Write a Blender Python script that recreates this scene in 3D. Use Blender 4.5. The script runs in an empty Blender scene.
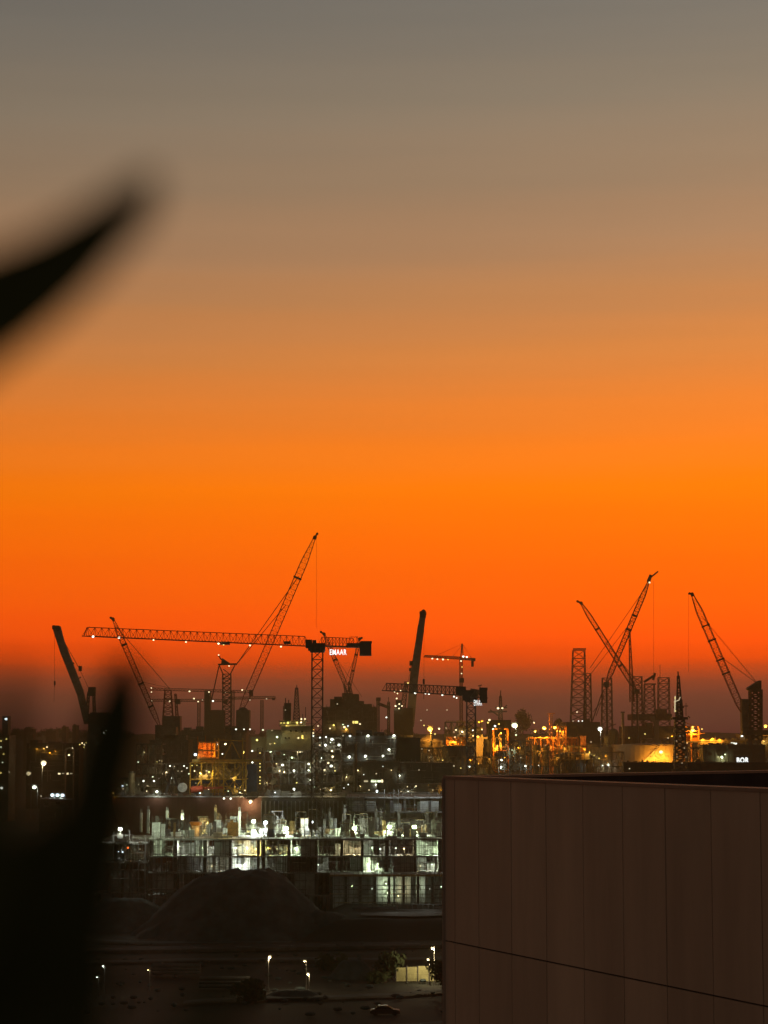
import bpy, math, random
from mathutils import Vector, Matrix, noise as mnoise
R = random.Random(11)
F = 2192.0; CX = 384.0; CY = 512.0; HY = 737.0; HC = 40.0
TH = math.atan((HY - CY) / F)
CT, ST = math.cos(TH), math.sin(TH)
C = bpy.context.scene.collection


def P(px, py, Y):
    """point at depth Y (metres ahead of the camera) seen at the photo position px, py"""
    u = (px - CX) / F; v = (CY - py) / F
    d = Vector((u, CT - v * ST, ST + v * CT))
    d *= Y / d.y
    return Vector((d.x, d.y, d.z + HC))


def M(n, Y):
    return n * Y / F


# ------------------------------------------------------------------ materials
MATS = {}


def s2l(c):
    return tuple((x / 255 / 12.92) if x / 255 <= 0.04045 else ((x / 255 + 0.055) / 1.055) ** 2.4 for x in c)


def mat(name, col, rough=0.7, metal=0.0, var=0.35, scale=0.6, bump=0.0, streak=False, spec=0.3):
    m = bpy.data.materials.new(name); m.use_nodes = True
    nt = m.node_tree; bs = nt.nodes['Principled BSDF']
    bs.inputs['Roughness'].default_value = rough
    bs.inputs['Metallic'].default_value = metal
    bs.inputs['Specular IOR Level'].default_value = spec
    tc = nt.nodes.new('ShaderNodeTexCoord'); mp = nt.nodes.new('ShaderNodeMapping')
    nt.links.new(tc.outputs['Object'], mp.inputs['Vector'])
    mp.inputs['Scale'].default_value = (1, 1, 0.15) if streak else (1, 1, 1)
    nz = nt.nodes.new('ShaderNodeTexNoise'); nz.inputs['Scale'].default_value = scale
    nz.inputs['Detail'].default_value = 6; nz.inputs['Roughness'].default_value = 0.65
    nt.links.new(mp.outputs['Vector'], nz.inputs['Vector'])
    rp = nt.nodes.new('ShaderNodeValToRGB')
    a = tuple(max(0, c * (1 - var)) for c in col); b = tuple(min(1, c * (1 + var)) for c in col)
    rp.color_ramp.elements[0].color = a + (1,); rp.color_ramp.elements[0].position = 0.3
    rp.color_ramp.elements[1].color = b + (1,); rp.color_ramp.elements[1].position = 0.7
    nt.links.new(nz.outputs['Fac'], rp.inputs['Fac'])
    nt.links.new(rp.outputs['Color'], bs.inputs['Base Color'])
    if bump:
        bp = nt.nodes.new('ShaderNodeBump'); bp.inputs['Strength'].default_value = bump
        nt.links.new(nz.outputs['Fac'], bp.inputs['Height'])
        nt.links.new(bp.outputs['Normal'], bs.inputs['Normal'])
    MATS[name] = m
    return m


def emat(name, col, strength):
    m = bpy.data.materials.new(name); m.use_nodes = True
    nt = m.node_tree; bs = nt.nodes['Principled BSDF']
    bs.inputs['Base Color'].default_value = tuple(0.6 * c for c in col) + (1,)
    bs.inputs['Emission Color'].default_value = col + (1,)
    bs.inputs['Emission Strength'].default_value = strength
    try:
        m.cycles.emission_sampling = 'NONE'
    except Exception:
        pass
    MATS[name] = m
    return m


mat('steel_black', (0.045, 0.04, 0.036), 0.6)
mat('steel_dark', (0.13, 0.115, 0.09), 0.6)
mat('steel_grey', (0.17, 0.16, 0.145), 0.6)
mat('steel_red', (0.22, 0.06, 0.035), 0.6)
mat('steel_yellow', (0.5, 0.33, 0.06), 0.55)
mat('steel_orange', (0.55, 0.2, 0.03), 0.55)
mat('cable', (0.05, 0.045, 0.04), 0.6)
mat('concrete', (0.33, 0.32, 0.29), 0.85, var=0.3, scale=0.5, bump=0.1)
mat('concrete_dark', (0.11, 0.105, 0.1), 0.9, var=0.4, scale=0.4)
mat('blockwork', (0.42, 0.42, 0.38), 0.9, var=0.3, scale=0.8)
mat('plywood', (0.4, 0.27, 0.12), 0.8, var=0.4, scale=0.7)
mat('pale_sheet', (0.6, 0.62, 0.55), 0.8, var=0.3, scale=0.7)
mat('cream_paint', (0.3, 0.28, 0.19), 0.6, var=0.15, scale=0.15, streak=True)
mat('blue_tarp', (0.05, 0.09, 0.2), 0.6)
mat('hull_red', (0.16, 0.07, 0.05), 0.7, var=0.45, scale=0.12, streak=True)
mat('hull_dark', (0.035, 0.035, 0.032), 0.7, var=0.4, scale=0.12, streak=True)
mat('hull_brown', (0.22, 0.17, 0.1), 0.75, var=0.3, scale=0.1, streak=True)
mat('tank_paint', (0.19, 0.14, 0.09), 0.6, var=0.18, scale=0.12, streak=True)
mat('tank_grey', (0.12, 0.11, 0.09), 0.7, var=0.3, scale=0.15, streak=True)
mat('pipe_mix', (0.22, 0.2, 0.15), 0.6, var=0.6, scale=0.3)
mat('pipe_warm', (0.4, 0.28, 0.13), 0.6, var=0.6, scale=0.3)
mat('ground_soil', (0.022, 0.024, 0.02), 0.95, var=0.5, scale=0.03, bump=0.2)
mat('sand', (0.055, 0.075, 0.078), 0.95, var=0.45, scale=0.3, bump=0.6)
mat('asphalt', (0.04, 0.04, 0.04), 0.9, var=0.3, scale=0.3)
mat('kerb', (0.1, 0.1, 0.095), 0.9)
mat('paint_white', (0.7, 0.7, 0.68), 0.8)
mat('hoarding', (0.5, 0.47, 0.24), 0.8, var=0.35, scale=0.5)
mat('foliage', (0.045, 0.06, 0.025), 0.85, var=0.5, scale=0.5)
mat('leaf', (0.07, 0.085, 0.03), 0.7, var=0.25, scale=14, spec=0.1)
mat('bark', (0.08, 0.06, 0.04), 0.9)
mat('clay', (0.3, 0.13, 0.07), 0.9)
mat('car_paint', (0.018, 0.018, 0.02), 0.4)
mat('glass_dark', (0.02, 0.022, 0.025), 0.1, spec=0.5)
mat('rubber', (0.02, 0.02, 0.02), 0.9)
mat('hill', (0.06, 0.052, 0.045), 0.95)
mat('roofing', (0.06, 0.055, 0.052), 0.95, var=0.4, scale=0.6)
mat('coping_metal', (0.34, 0.27, 0.2), 0.5, metal=0.0, var=0.15, scale=1.5)
emat('glow_white', (0.95, 1, 0.82), 2.6)
emat('glow_cool', (0.8, 0.95, 1.0), 2.6)
emat('glow_warm', (1, 0.82, 0.45), 2.2)
emat('glow_yellow', (1, 0.8, 0.2), 1.6)
emat('glow_green', (0.86, 1, 0.62), 2.0)
emat('glow_orange', (1, 0.6, 0.1), 2.4)
emat('glow_amber', (1, 0.5, 0.05), 1.0)
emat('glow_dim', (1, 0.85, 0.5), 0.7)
emat('glow_red', (1, 0.25, 0.05), 1.6)
emat('sign_white', (0.95, 1.0, 0.97), 1.5)


def panel_material():
    m = mat('facade_panel', (0.6, 0.48, 0.35), 0.55, var=0.2, scale=0.5, streak=True)
    nt = m.node_tree; bs = nt.nodes['Principled BSDF']
    tc = nt.nodes.new('ShaderNodeTexCoord')
    n2 = nt.nodes.new('ShaderNodeTexNoise'); n2.inputs['Scale'].default_value = 90
    bp = nt.nodes.new('ShaderNodeBump'); bp.inputs['Strength'].default_value = 0.06
    nt.links.new(tc.outputs['Object'], n2.inputs['Vector'])
    nt.links.new(n2.outputs['Fac'], bp.inputs['Height'])
    nt.links.new(bp.outputs['Normal'], bs.inputs['Normal'])
    src = bs.inputs['Base Color'].links[0].from_socket
    at = nt.nodes.new('ShaderNodeAttribute'); at.attribute_name = 'panel_tone'
    vm_ = nt.nodes.new('ShaderNodeVectorMath'); vm_.operation = 'SCALE'
    nt.links.new(src, vm_.inputs[0]); nt.links.new(at.outputs['Fac'], vm_.inputs['Scale']); nt.links.new(vm_.outputs[0], bs.inputs['Base Color'])
    n3 = nt.nodes.new('ShaderNodeTexNoise'); n3.inputs['Scale'].default_value = 2.2; n3.inputs['Detail'].default_value = 5
    mr = nt.nodes.new('ShaderNodeMapRange'); mr.inputs['To Min'].default_value = 0.4; mr.inputs['To Max'].default_value = 0.75
    nt.links.new(tc.outputs['Object'], n3.inputs['Vector']); nt.links.new(n3.outputs['Fac'], mr.inputs['Value']); nt.links.new(mr.outputs[0], bs.inputs['Roughness'])


panel_material()


def panel_tones(ob, seed):
    rg = random.Random(seed); a = ob.data.attributes.new('panel_tone', 'FLOAT', 'FACE')
    for i in range(0, len(ob.data.polygons), 6):
        t_ = 1.0 + rg.uniform(-.06, .06)
        for k_ in range(i, min(i + 6, len(ob.data.polygons))): a.data[k_].value = t_


# ------------------------------------------------------------------ mesh builder
class MB:
    def __init__(s):
        s.v = []; s.f = []

    def add(s, vs, fs):
        o = len(s.v); s.v += [Vector(x) for x in vs]; s.f += [[i + o for i in q] for q in fs]

    def box(s, a, b):
        x0, y0, z0 = a; x1, y1, z1 = b
        s.add([(x0, y0, z0), (x1, y0, z0), (x1, y1, z0), (x0, y1, z0), (x0, y0, z1), (x1, y0, z1), (x1, y1, z1), (x0, y1, z1)],
              [(3, 2, 1, 0), (4, 5, 6, 7), (0, 1, 5, 4), (1, 2, 6, 5), (2, 3, 7, 6), (3, 0, 4, 7)])
        return s

    def frame(s, p, q):
        d = (q - p)
        if d.length < 1e-9:
            d = Vector((0, 0, 1e-6))
        d = d.normalized()
        up = Vector((0, 1, 0)) if abs(d.y) < 0.9 else Vector((0, 0, 1))
        a = d.cross(up).normalized(); b = d.cross(a).normalized()
        return a, b

    def beam(s, p, q, w, h=None):
        p = Vector(p); q = Vector(q); h = h or w
        a, b = s.frame(p, q); a = a * w / 2; b = b * h / 2
        s.add([p - a - b, p + a - b, p + a + b, p - a + b, q - a - b, q + a - b, q + a + b, q - a + b],
              [(3, 2, 1, 0), (4, 5, 6, 7), (0, 1, 5, 4), (1, 2, 6, 5), (2, 3, 7, 6), (3, 0, 4, 7)])
        return s

    def cyl(s, p, q, r0, r1=None, n=12):
        p = Vector(p); q = Vector(q); r1 = r0 if r1 is None else r1
        a, b = s.frame(p, q)
        vs = []
        for c, r in ((p, r0), (q, r1)):
            for i in range(n):
                t = 2 * math.pi * i / n
                vs.append(c + (a * math.cos(t) + b * math.sin(t)) * r)
        fs = [(i, (i + 1) % n, n + (i + 1) % n, n + i) for i in range(n)]
        fs += [tuple(range(n))[::-1], tuple(range(n, 2 * n))]
        s.add(vs, fs)
        return s

    def ball(s, c, rx, ry=None, rz=None, nu=10, nv=7):
        c = Vector(c); ry = rx if ry is None else ry; rz = rx if rz is None else rz
        vs = [c + Vector((0, 0, -rz))]
        for j in range(1, nv):
            ph = -math.pi / 2 + math.pi * j / nv
            for i in range(nu):
                t = 2 * math.pi * i / nu
                vs.append(c + Vector((rx * math.cos(ph) * math.cos(t), ry * math.cos(ph) * math.sin(t), rz * math.sin(ph))))
        vs.append(c + Vector((0, 0, rz)))
        fs = [(0, 1 + (i + 1) % nu, 1 + i) for i in range(nu)]
        for j in range(nv - 2):
            for i in range(nu):
                o = 1 + j * nu
                fs.append((o + i, o + (i + 1) % nu, o + nu + (i + 1) % nu, o + nu + i))
        o = 1 + (nv - 2) * nu
        fs += [(o + i, o + (i + 1) % nu, len(vs) - 1) for i in range(nu)]
        s.add(vs, fs)
        return s

    def prism(s, pts, dep):
        """outline of 3D points extruded along +y by dep"""
        n = len(pts); vs = [Vector(p) for p in pts] + [Vector(p) + Vector((0, dep, 0)) for p in pts]
        s.add(vs, [tuple(range(n)), tuple(range(n, 2 * n))[::-1]] + [(i, i + n, (i + 1) % n + n, (i + 1) % n) for i in range(n)])
        return s

    # --- pixel-sized helpers at a depth
    def pbox(s, x0, y0, x1, y1, Y, dep):
        a = P(min(x0, x1), max(y0, y1), Y); b = P(max(x0, x1), min(y0, y1), Y)
        return s.box((a.x, Y, a.z), (b.x, Y + dep, b.z))

    def pbeam(s, p, q, Y, w, Y2=None, h=None):
        return s.beam(P(*p, Y), P(*q, Y2 or Y), M(w, Y), None if h is None else M(h, Y))

    def lattice(s, p, q, w0, w1, n, c, br=None, ends=True, xb=False, side=None):
        """four chords between p and q with zigzag bracing on the four faces"""
        p = Vector(p); q = Vector(q); br = br or c * 0.6
        d = (q - p).normalized()
        up = Vector((0, 1, 0)) if side is None else Vector(side)
        a = d.cross(up).normalized(); b = d.cross(a).normalized()
        rings = []
        for i in range(n + 1):
            t = i / n
            w = (w0 + (w1 - w0) * t) if not callable(w0) else w0(t)
            o = p.lerp(q, t); h = w / 2
            rings.append([o + (a * sa + b * sb) * h for sa, sb in ((-1, -1), (1, -1), (1, 1), (-1, 1))])
        for i in range(n):
            for k in range(4):
                s.beam(rings[i][k], rings[i + 1][k], c)
                k2 = (k + 1) % 4
                if (i + k) % 2 or xb:
                    s.beam(rings[i][k], rings[i + 1][k2], br)
                if not (i + k) % 2 or xb:
                    s.beam(rings[i][k2], rings[i + 1][k], br)
                if ends:
                    s.beam(rings[i + 1][k], rings[i + 1][k2], br)
        return s

    def tri(s, p, q, h0, h1, w, n, c, br, slant=1.0):
        """triangular jib: two bottom chords from p to q, one top chord above"""
        p = Vector(p); q = Vector(q); d = (q - p).normalized()
        a = d.cross(Vector((0, 0, 1))).normalized() * w / 2
        B = []; T = []
        for i in range(n + 1):
            t = i / n; o = p.lerp(q, t)
            B.append((o - a, o + a))
            if i < n:
                t2 = (i + 0.5) / n
                T.append(p.lerp(q, t2) + Vector((0, 0, h0 + (h1 - h0) * t2)))
        for i in range(n):
            for k in (0, 1):
                s.beam(B[i][k], B[i + 1][k], c)
                s.beam(B[i][k], T[i], br); s.beam(T[i], B[i + 1][k], br)
            s.beam(B[i][0], B[i][1], br); s.beam(B[i][0], B[i + 1][1], br)
            if i:
                s.beam(T[i - 1], T[i], c)
        return s

    def build(s, name, m, parent=None, loc=None, smooth=False):
        o3 = Vector(loc) if loc is not None else (Vector(parent.get('_o', (0, 0, 0))) if parent else Vector((0, 0, 0)))
        me = bpy.data.meshes.new(name)
        me.from_pydata([tuple(v - o3) for v in s.v], [], s.f)
        me.validate(); me.update()
        if smooth:
            me.polygons.foreach_set('use_smooth', [True] * len(me.polygons))
        me.materials.append(MATS[m] if isinstance(m, str) else m)
        ob = bpy.data.objects.new(name, me); C.objects.link(ob)
        if parent:
            ob.parent = parent
            ob['_o'] = tuple(parent.get('_o', (0, 0, 0)))
        else:
            ob.location = o3
            ob['_o'] = tuple(o3)
        return ob


def tag(o, label=None, cat=None, group=None, kind=None):
    if label: o['label'] = label
    if cat: o['category'] = cat
    if group: o['group'] = group
    if kind: o['kind'] = kind
    return o


def thing(name, label, cat, loc, group=None):
    o = bpy.data.objects.new(name, None); C.objects.link(o)
    o.empty_display_size = 0.5
    o.location = loc; o['_o'] = tuple(loc)
    return tag(o, label, cat, group)


def base(px, Y):
    p = P(px, HY, Y)
    return Vector((p.x, Y, 0))


LCOL = {'white': (0.92, 1, 0.86), 'cool': (0.85, 0.97, 1), 'warm': (1, 0.8, 0.45), 'yellow': (1, 0.72, 0.2),
        'green': (0.8, 1, 0.66), 'orange': (1, 0.45, 0.05), 'amber': (1, 0.42, 0.04), 'dim': (1, 0.8, 0.4), 'red': (1, 0.3, 0.1)}
NL = [0]


def light(p, power, kind, parent=None):
    l = bpy.data.lights.new('point_light', 'POINT'); l.energy = power; l.color = LCOL[kind]; l.shadow_soft_size = 0.0
    o = bpy.data.objects.new('point_light', l); C.objects.link(o)  # unseen zero-size source; some calls place it without any lamp head
    if parent:
        o.parent = parent; o.location = Vector(p) - Vector(parent.get('_o', (0, 0, 0)))
    else:
        o.location = p
    NL[0] += 1
    return o


def lamp(parent, px, py, Y, kind='white', r=1.0, power=0, name='work_lamp'):
    """a luminaire fixed on its thing: a glowing head; real light comes from just under it"""
    c = P(px, py, Y); rr = M(0.8 * r ** 0.72, Y); power *= 0.5
    mb = MB(); mb.ball(c, rr, rr * 0.6, rr * 0.85)
    o = mb.build(name, 'glow_' + kind, parent)
    if power:
        light(c + Vector((0, -rr * 0.9, -rr * 1.2)), power, kind, parent)
    return o


def lamps(parent, rows, Y, name='work_lamp'):
    for r in rows:
        lamp(parent, r[0], r[1], Y, *(r[2:]), name=name)


def bulb(mb, px, py, Y, r):
    mb.ball(P(px, py, Y), M(r, Y))


# ------------------------------------------------------------------ camera
sc = bpy.context.scene
cam = bpy.data.cameras.new('camera'); co = bpy.data.objects.new('camera', cam); C.objects.link(co)
co.location = (0, 0, HC); co.rotation_euler = (math.pi / 2 + TH, 0, 0)
cam.sensor_fit = 'VERTICAL'; cam.sensor_height = 24.0; cam.lens = 12.0 * F / 512.0
cam.clip_start = 0.05; cam.clip_end = 40000
cam.dof.use_dof = True; cam.dof.focus_distance = 650.0; cam.dof.aperture_fstop = cam.lens / 13.5
sc.camera = co

# ------------------------------------------------------------------ world
SIG = 2.0e-4
SUN_AZ = math.radians(4)          # to the right of straight ahead
w = bpy.data.worlds.new('World'); sc.world = w; w.use_nodes = True
nt = w.node_tree; nt.nodes.clear()
out = nt.nodes.new('ShaderNodeOutputWorld')
tc = nt.nodes.new('ShaderNodeTexCoord')
sep = nt.nodes.new('ShaderNodeSeparateXYZ'); nt.links.new(tc.outputs['Generated'], sep.inputs[0])


def mth(op, a, b=None, c=None, clamp=False):
    n = nt.nodes.new('ShaderNodeMath'); n.operation = op; n.use_clamp = clamp
    for i, x in enumerate((a, b, c)):
        if x is None: continue
        if isinstance(x, (int, float)): n.inputs[i].default_value = x
        else: nt.links.new(x, n.inputs[i])
    return n.outputs[0]


mp = nt.nodes.new('ShaderNodeMapping'); mp.inputs['Scale'].default_value = (5, 5, 95)
nt.links.new(tc.outputs['Generated'], mp.inputs['Vector'])
nz = nt.nodes.new('ShaderNodeTexNoise'); nz.inputs['Scale'].default_value = 1.0; nz.inputs['Detail'].default_value = 4
nt.links.new(mp.outputs[0], nz.inputs['Vector'])
zj = mth('MULTIPLY_ADD', nz.outputs['Fac'], 0.010, mth('SUBTRACT', sep.outputs['Z'], 0.005))
lean = mth('MULTIPLY', mth('MULTIPLY_ADD', sep.outputs['Z'], 7.0, -0.45, clamp=True), -0.04)
zj = mth('MULTIPLY_ADD', sep.outputs['X'], lean, zj)          # the glow leans a little to the right
ZM = 0.62
pos = mth('DIVIDE', mth('ADD', zj, 0.02), ZM + 0.02, clamp=True)
rp = nt.nodes.new('ShaderNodeValToRGB')
STOPS = [  # photo row, sRGB of the sky there
    (760, (70, 44, 36)), (737, (80, 50, 39)), (715, (90, 58, 43)), (697, (105, 62, 43)), (682, (133, 65, 38)), (668, (180, 69, 26)), (655, (222, 75, 8)),
    (640, (246, 83, 0)), (620, (253, 90, 0)), (600, (255, 97, 0)), (570, (255, 103, 0)), (530, (255, 113, 0)), (490, (255, 123, 8)),
    (450, (247, 126, 30)), (410, (234, 128, 46)), (360, (212, 130, 64)), (300, (188, 129, 80)), (250, (170, 128, 92)),
    (180, (152, 125, 98)), (100, (136, 121, 102)), (14, (121, 114, 103)), (-80, (100, 98, 94))]
el = rp.color_ramp.elements
first = True
for y, c in STOPS:
    v = (CY - y) / F; d = Vector((0, CT - v * ST, ST + v * CT)).normalized()
    z = d.z
    path = 6000.0 if z < 0.018 else min(6000.0, 110.0 / z)
    T = math.exp(-SIG * path)
    lin = s2l(c); amb = (0.065, 0.036, 0.012)
    lin = tuple(max(0.0, x - a * (1 - T)) / T for x, a in zip(lin, amb))
    p = (z + 0.02) / (ZM + 0.02)
    if first:
        e = el[0]; e.position = p; first = False
    else:
        e = el.new(p)
    e.color = lin + (1,)
e = el[len(el) - 1]; e.position = 1.0; e.color = (0.026, 0.03, 0.03, 1)
nt.links.new(pos, rp.inputs['Fac'])
front = nt.nodes.new('ShaderNodeMapRange'); front.interpolation_type = 'SMOOTHSTEP'
front.inputs['From Min'].default_value = -0.1; front.inputs['From Max'].default_value = 0.85
nt.links.new(sep.outputs['Y'], front.inputs['Value'])
mix = nt.nodes.new('ShaderNodeMix'); mix.data_type = 'RGBA'
mp2 = nt.nodes.new('ShaderNodeMapping'); mp2.inputs['Scale'].default_value = (2.2, 2.2, 46); mp2.inputs['Location'].default_value = (3.1, 0.4, 1.7)
nt.links.new(tc.outputs['Generated'], mp2.inputs['Vector'])
nz2 = nt.nodes.new('ShaderNodeTexNoise'); nz2.inputs['Scale'].default_value = 1.0; nz2.inputs['Detail'].default_value = 5; nz2.inputs['Roughness'].default_value = 0.55
nt.links.new(mp2.outputs[0], nz2.inputs['Vector'])
gain = mth('MULTIPLY', mth('MULTIPLY_ADD', sep.outputs['X'], 0.62, 1.0), mth('MULTIPLY_ADD', nz2.outputs['Fac'], 0.15, 0.93))
vm = nt.nodes.new('ShaderNodeVectorMath'); vm.operation = 'SCALE'; nt.links.new(rp.outputs['Color'], vm.inputs[0]); nt.links.new(gain, vm.inputs['Scale'])
nt.links.new(front.outputs[0], mix.inputs[0])
mix.inputs[6].default_value = (0.060, 0.042, 0.032, 1)     # the dusky sky behind the camera
nt.links.new(vm.outputs[0], mix.inputs[7])
bg = nt.nodes.new('ShaderNodeBackground'); nt.links.new(mix.outputs[2], bg.inputs[0]); bg.inputs[1].default_value = 1.0
sky = nt.nodes.new('ShaderNodeTexSky'); sky.sky_type = 'NISHITA'; sky.sun_disc = False
sky.sun_elevation = math.radians(-3.0); sky.sun_rotation = SUN_AZ
bg2 = nt.nodes.new('ShaderNodeBackground'); nt.links.new(sky.outputs[0], bg2.inputs[0]); bg2.inputs[1].default_value = 0.004
addn = nt.nodes.new('ShaderNodeAddShader')
nt.links.new(bg.outputs[0], addn.inputs[0]); nt.links.new(bg2.outputs[0], addn.inputs[1])
nt.links.new(addn.outputs[0], out.inputs[0])
w.cycles.sampling_method = 'MANUAL'; w.cycles.sample_map_resolution = 1024

sl = bpy.data.lights.new('sun', 'SUN'); sl.energy = 0.03; sl.angle = math.radians(8); sl.color = (1, 0.45, 0.12)
so = bpy.data.objects.new('sun', sl); C.objects.link(so)
so.rotation_euler = (math.radians(89), 0, math.pi - SUN_AZ)   # the last light, from the sunset ahead

# haze
hz = MB(); hz.box((-3300, -40, -1.5), (3300, 6300, 152.0))
hm = bpy.data.materials.new('haze_air'); hm.use_nodes = True
n = hm.node_tree; n.nodes.clear()
ho = n.nodes.new('ShaderNodeOutputMaterial'); hv = n.nodes.new('ShaderNodeVolumePrincipled')
hv.inputs['Color'].default_value = (0.93, 0.82, 0.42, 1); hv.inputs['Density'].default_value = SIG
hv.inputs['Anisotropy'].default_value = 0.3
n.links.new(hv.outputs[0], ho.inputs['Volume'])
h = hz.build('haze', hm); h['kind'] = 'stuff'

# ------------------------------------------------------------------ ground and terrain
g = MB()
NX, NY = 40, 60
vs = []; fs = []
for j in range(NY + 1):
    yy = -30 + 6300 * (j / NY) ** 2.2
    for i in range(NX + 1):
        xx = (i / NX - 0.5) * (420 + yy * 0.98)
        zz = 0.0
        if 300 < yy < 485: zz = 0.5 * mnoise.noise(Vector((xx * 0.05, yy * 0.05, 0)))
        vs.append((xx, min(yy, 6250), zz))
for j in range(NY):
    for i in range(NX):
        a = j * (NX + 1) + i; fs.append((a, a + 1, a + NX + 2, a + NX + 1))
g.add(vs, fs); tag(g.build('ground', 'ground_soil'), kind='structure')

hl = MB()
pts = []
for k in range(121):
    px = -120 + k * 8.6
    y = 733.5 + 3.0 * mnoise.noise(Vector((k * 0.11, 3.1, 0))) + 1.6 * mnoise.noise(Vector((k * 0.5, 9.1, 0)))
    pts.append(P(px, y, 2900))
n0 = len(pts); vs = [Vector((p.x, 2600, -1)) for p in pts] + pts + [Vector((p.x, 3400, -1)) for p in pts]
hl.add(vs, [(i, i + 1, n0 + i + 1, n0 + i) for i in range(n0 - 1)] + [(n0 + i, n0 + i + 1, 2 * n0 + i + 1, 2 * n0 + i) for i in range(n0 - 1)])
tag(hl.build('hills', 'hill', smooth=True), kind='structure')


# ------------------------------------------------------------------ vegetation
def crown(mb, c, rx, ry, rz, n, size, rng):
    c = Vector(c)
    lobes = [(Vector((rng.uniform(-.6, .6) * rx, rng.uniform(-.6, .6) * ry, rng.uniform(-.5, .6) * rz)), rng.uniform(.35, .6)) for _ in range(9)]
    for _ in range(n):
        o, s = rng.choice(lobes)
        d = Vector((rng.gauss(0, 1), rng.gauss(0, 1), rng.gauss(0, 1))).normalized() * (rng.random() ** 0.35)
        p = c + o + Vector((d.x * rx * s, d.y * ry * s, d.z * rz * s))
        a = Vector((rng.gauss(0, 1), rng.gauss(0, 1), rng.gauss(0, 1))).normalized() * size * rng.uniform(.5, 1.3)
        b = a.orthogonal().normalized() * size * rng.uniform(.3, .7)
        mb.add([p - a, p + b, p + a, p - b], [(0, 1, 2, 3)])


def tree(label, px, ytop, ybot, wpx, Y, n=500, cat='tree', group=None, z0=0.0, name='tree'):
    rng = random.Random(int(px * 7 + Y))
    t = P(px, ytop, Y); b = P(px, ybot, Y); rx = M(wpx / 2, Y); rz = (t.z - b.z) / 2
    root = thing(name, label, cat, Vector((t.x, Y, z0)), group)
    c = Vector((t.x, Y, (t.z + b.z) / 2))
    tr = MB(); tr.cyl((t.x, Y, z0), c, max(.2, rx * .1), max(.1, rx * .05), 8)
    for k in range(5):
        d = Vector((rng.uniform(-.6, .6) * rx, rng.uniform(-.5, .5) * rx, rng.uniform(.0, .6) * rz))
        tr.cyl(c - Vector((0, 0, rz * .5)), c + d, max(.1, rx * .05), .05, 6)
    tr.build('trunk', 'bark', root)
    cr = MB(); crown(cr, c, rx, rx, rz, n, max(rx * 0.13, 0.2), rng)
    cr.build('crown', 'foliage', root)
    return root


tree('tall round dark tree alone on the far ridge, between the two orange lit yards', 522.5, 708, 733, 17, 2640, 1500, z0=40.0)
tree('low dark tree on the far ridge just behind the twin orange yard lamps', 556, 715, 735, 15, 2640, 1100, z0=40.0)
# far tree line on the ridge
tl = MB(); rng = random.Random(4)
for k in range(90):
    px = rng.choice([rng.uniform(-20, 135), rng.uniform(-20, 135), rng.uniform(100, 790)])
    c = P(px, 733 + rng.uniform(-1, 3), 2500 + rng.uniform(-60, 60)); rr = rng.uniform(3, 7)
    crown(tl, c, rr * 1.6, rr, rr, 60, 1.4, rng)
tag(tl.build('treeline', 'foliage'), 'ragged dark line of trees along the far horizon ridge', 'trees', kind='stuff')

# ------------------------------------------------------------------ near building
ZT = 39.30
A = Vector((1.09, 40.0, 0)); dn = Vector((0.389, -0.921, 0)).normalized(); df = Vector((0.706, 0.708, 0)).normalized()
nn = Vector((-0.921, -0.389, 0)).normalized()      # outward normal of the near face
nf = Vector((-0.708, 0.706, 0)).normalized()
LN, LF = 27.0, 26.0
bd = thing('panelled_building', 'brown panelled tower top with flat coping and vertical seams, close to the camera', 'building', Vector((A.x, A.y, 0)))


def slabq(mb, p, q, nrm, t, z0, z1):
    """wall slab from p to q, outer face on the line, thickness t inwards"""
    a, b, c, d = p, q, q - nrm * t, p - nrm * t
    mb.add([Vector((v.x, v.y, z0)) for v in (a, b, c, d)] + [Vector((v.x, v.y, z1)) for v in (a, b, c, d)],
           [(3, 2, 1, 0), (4, 5, 6, 7), (0, 1, 5, 4), (1, 2, 6, 5), (2, 3, 7, 6), (3, 0, 4, 7)])


ZR = 38.15
wl = MB()   # structural walls behind the panels
i_n = A - nn * 0.05; i_f = A - nf * 0.05
B = A + dn * LN; D = A + df * LF; E = B + df * LF
inn = (A - nn * 0.05 - nf * 0.05)
slabq(wl, inn + dn * 0.15, inn + dn * LN, nn, 0.25, 0, ZT - 0.06)
slabq(wl, inn + df * 0.15, inn + df * LF, nf, 0.25, 0, ZT - 0.06)
wl.build('parapet_wall', 'roofing', bd)
rf = MB()
rf.add([Vector((v.x, v.y, ZR)) for v in (inn, inn + dn * LN, inn + dn * LN + df * LF, inn + df * LF)], [(0, 1, 2, 3)])
rf.build('roof', 'roofing', bd)
seams = [0.0, 0.45, 1.44]
while seams[-1] < LN: seams.append(seams[-1] + 1.29)
zb = [ZT - 0.05, 36.36, 33.0, 29.7, 26.4, 23.1, 19.8, 16.5, 13.2, 9.9, 6.6, 3.3, 0.0]
pn = MB(); gap = 0.011
rng = random.Random(5)
for k in range(len(seams) - 1):
    a, b = seams[k], seams[k + 1]
    for r in range(len(zb) - 1):
        if r > 2 and k > 14: continue
        off = nn * rng.uniform(-0.002, 0.002)
        slabq(pn, A + dn * (a + (gap if k else 0.0)) + off, A + dn * (b - gap) + off, nn, 0.04, zb[r + 1] + 0.012, zb[r] - (0.012 if r else 0))
pf = pn.build('facade_panels', 'facade_panel', bd); panel_tones(pf, 3)
pn2 = MB()
for k in range(20):
    for r in range(4):
        slabq(pn2, A + df * (k * 1.29 + (gap if k else 0.045)), A + df * ((k + 1) * 1.29 - gap), nf, 0.04, zb[r + 1] + 0.012, zb[r] - 0.01)
panel_tones(pn2.build('facade_panels', 'facade_panel', bd), 4)
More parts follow.
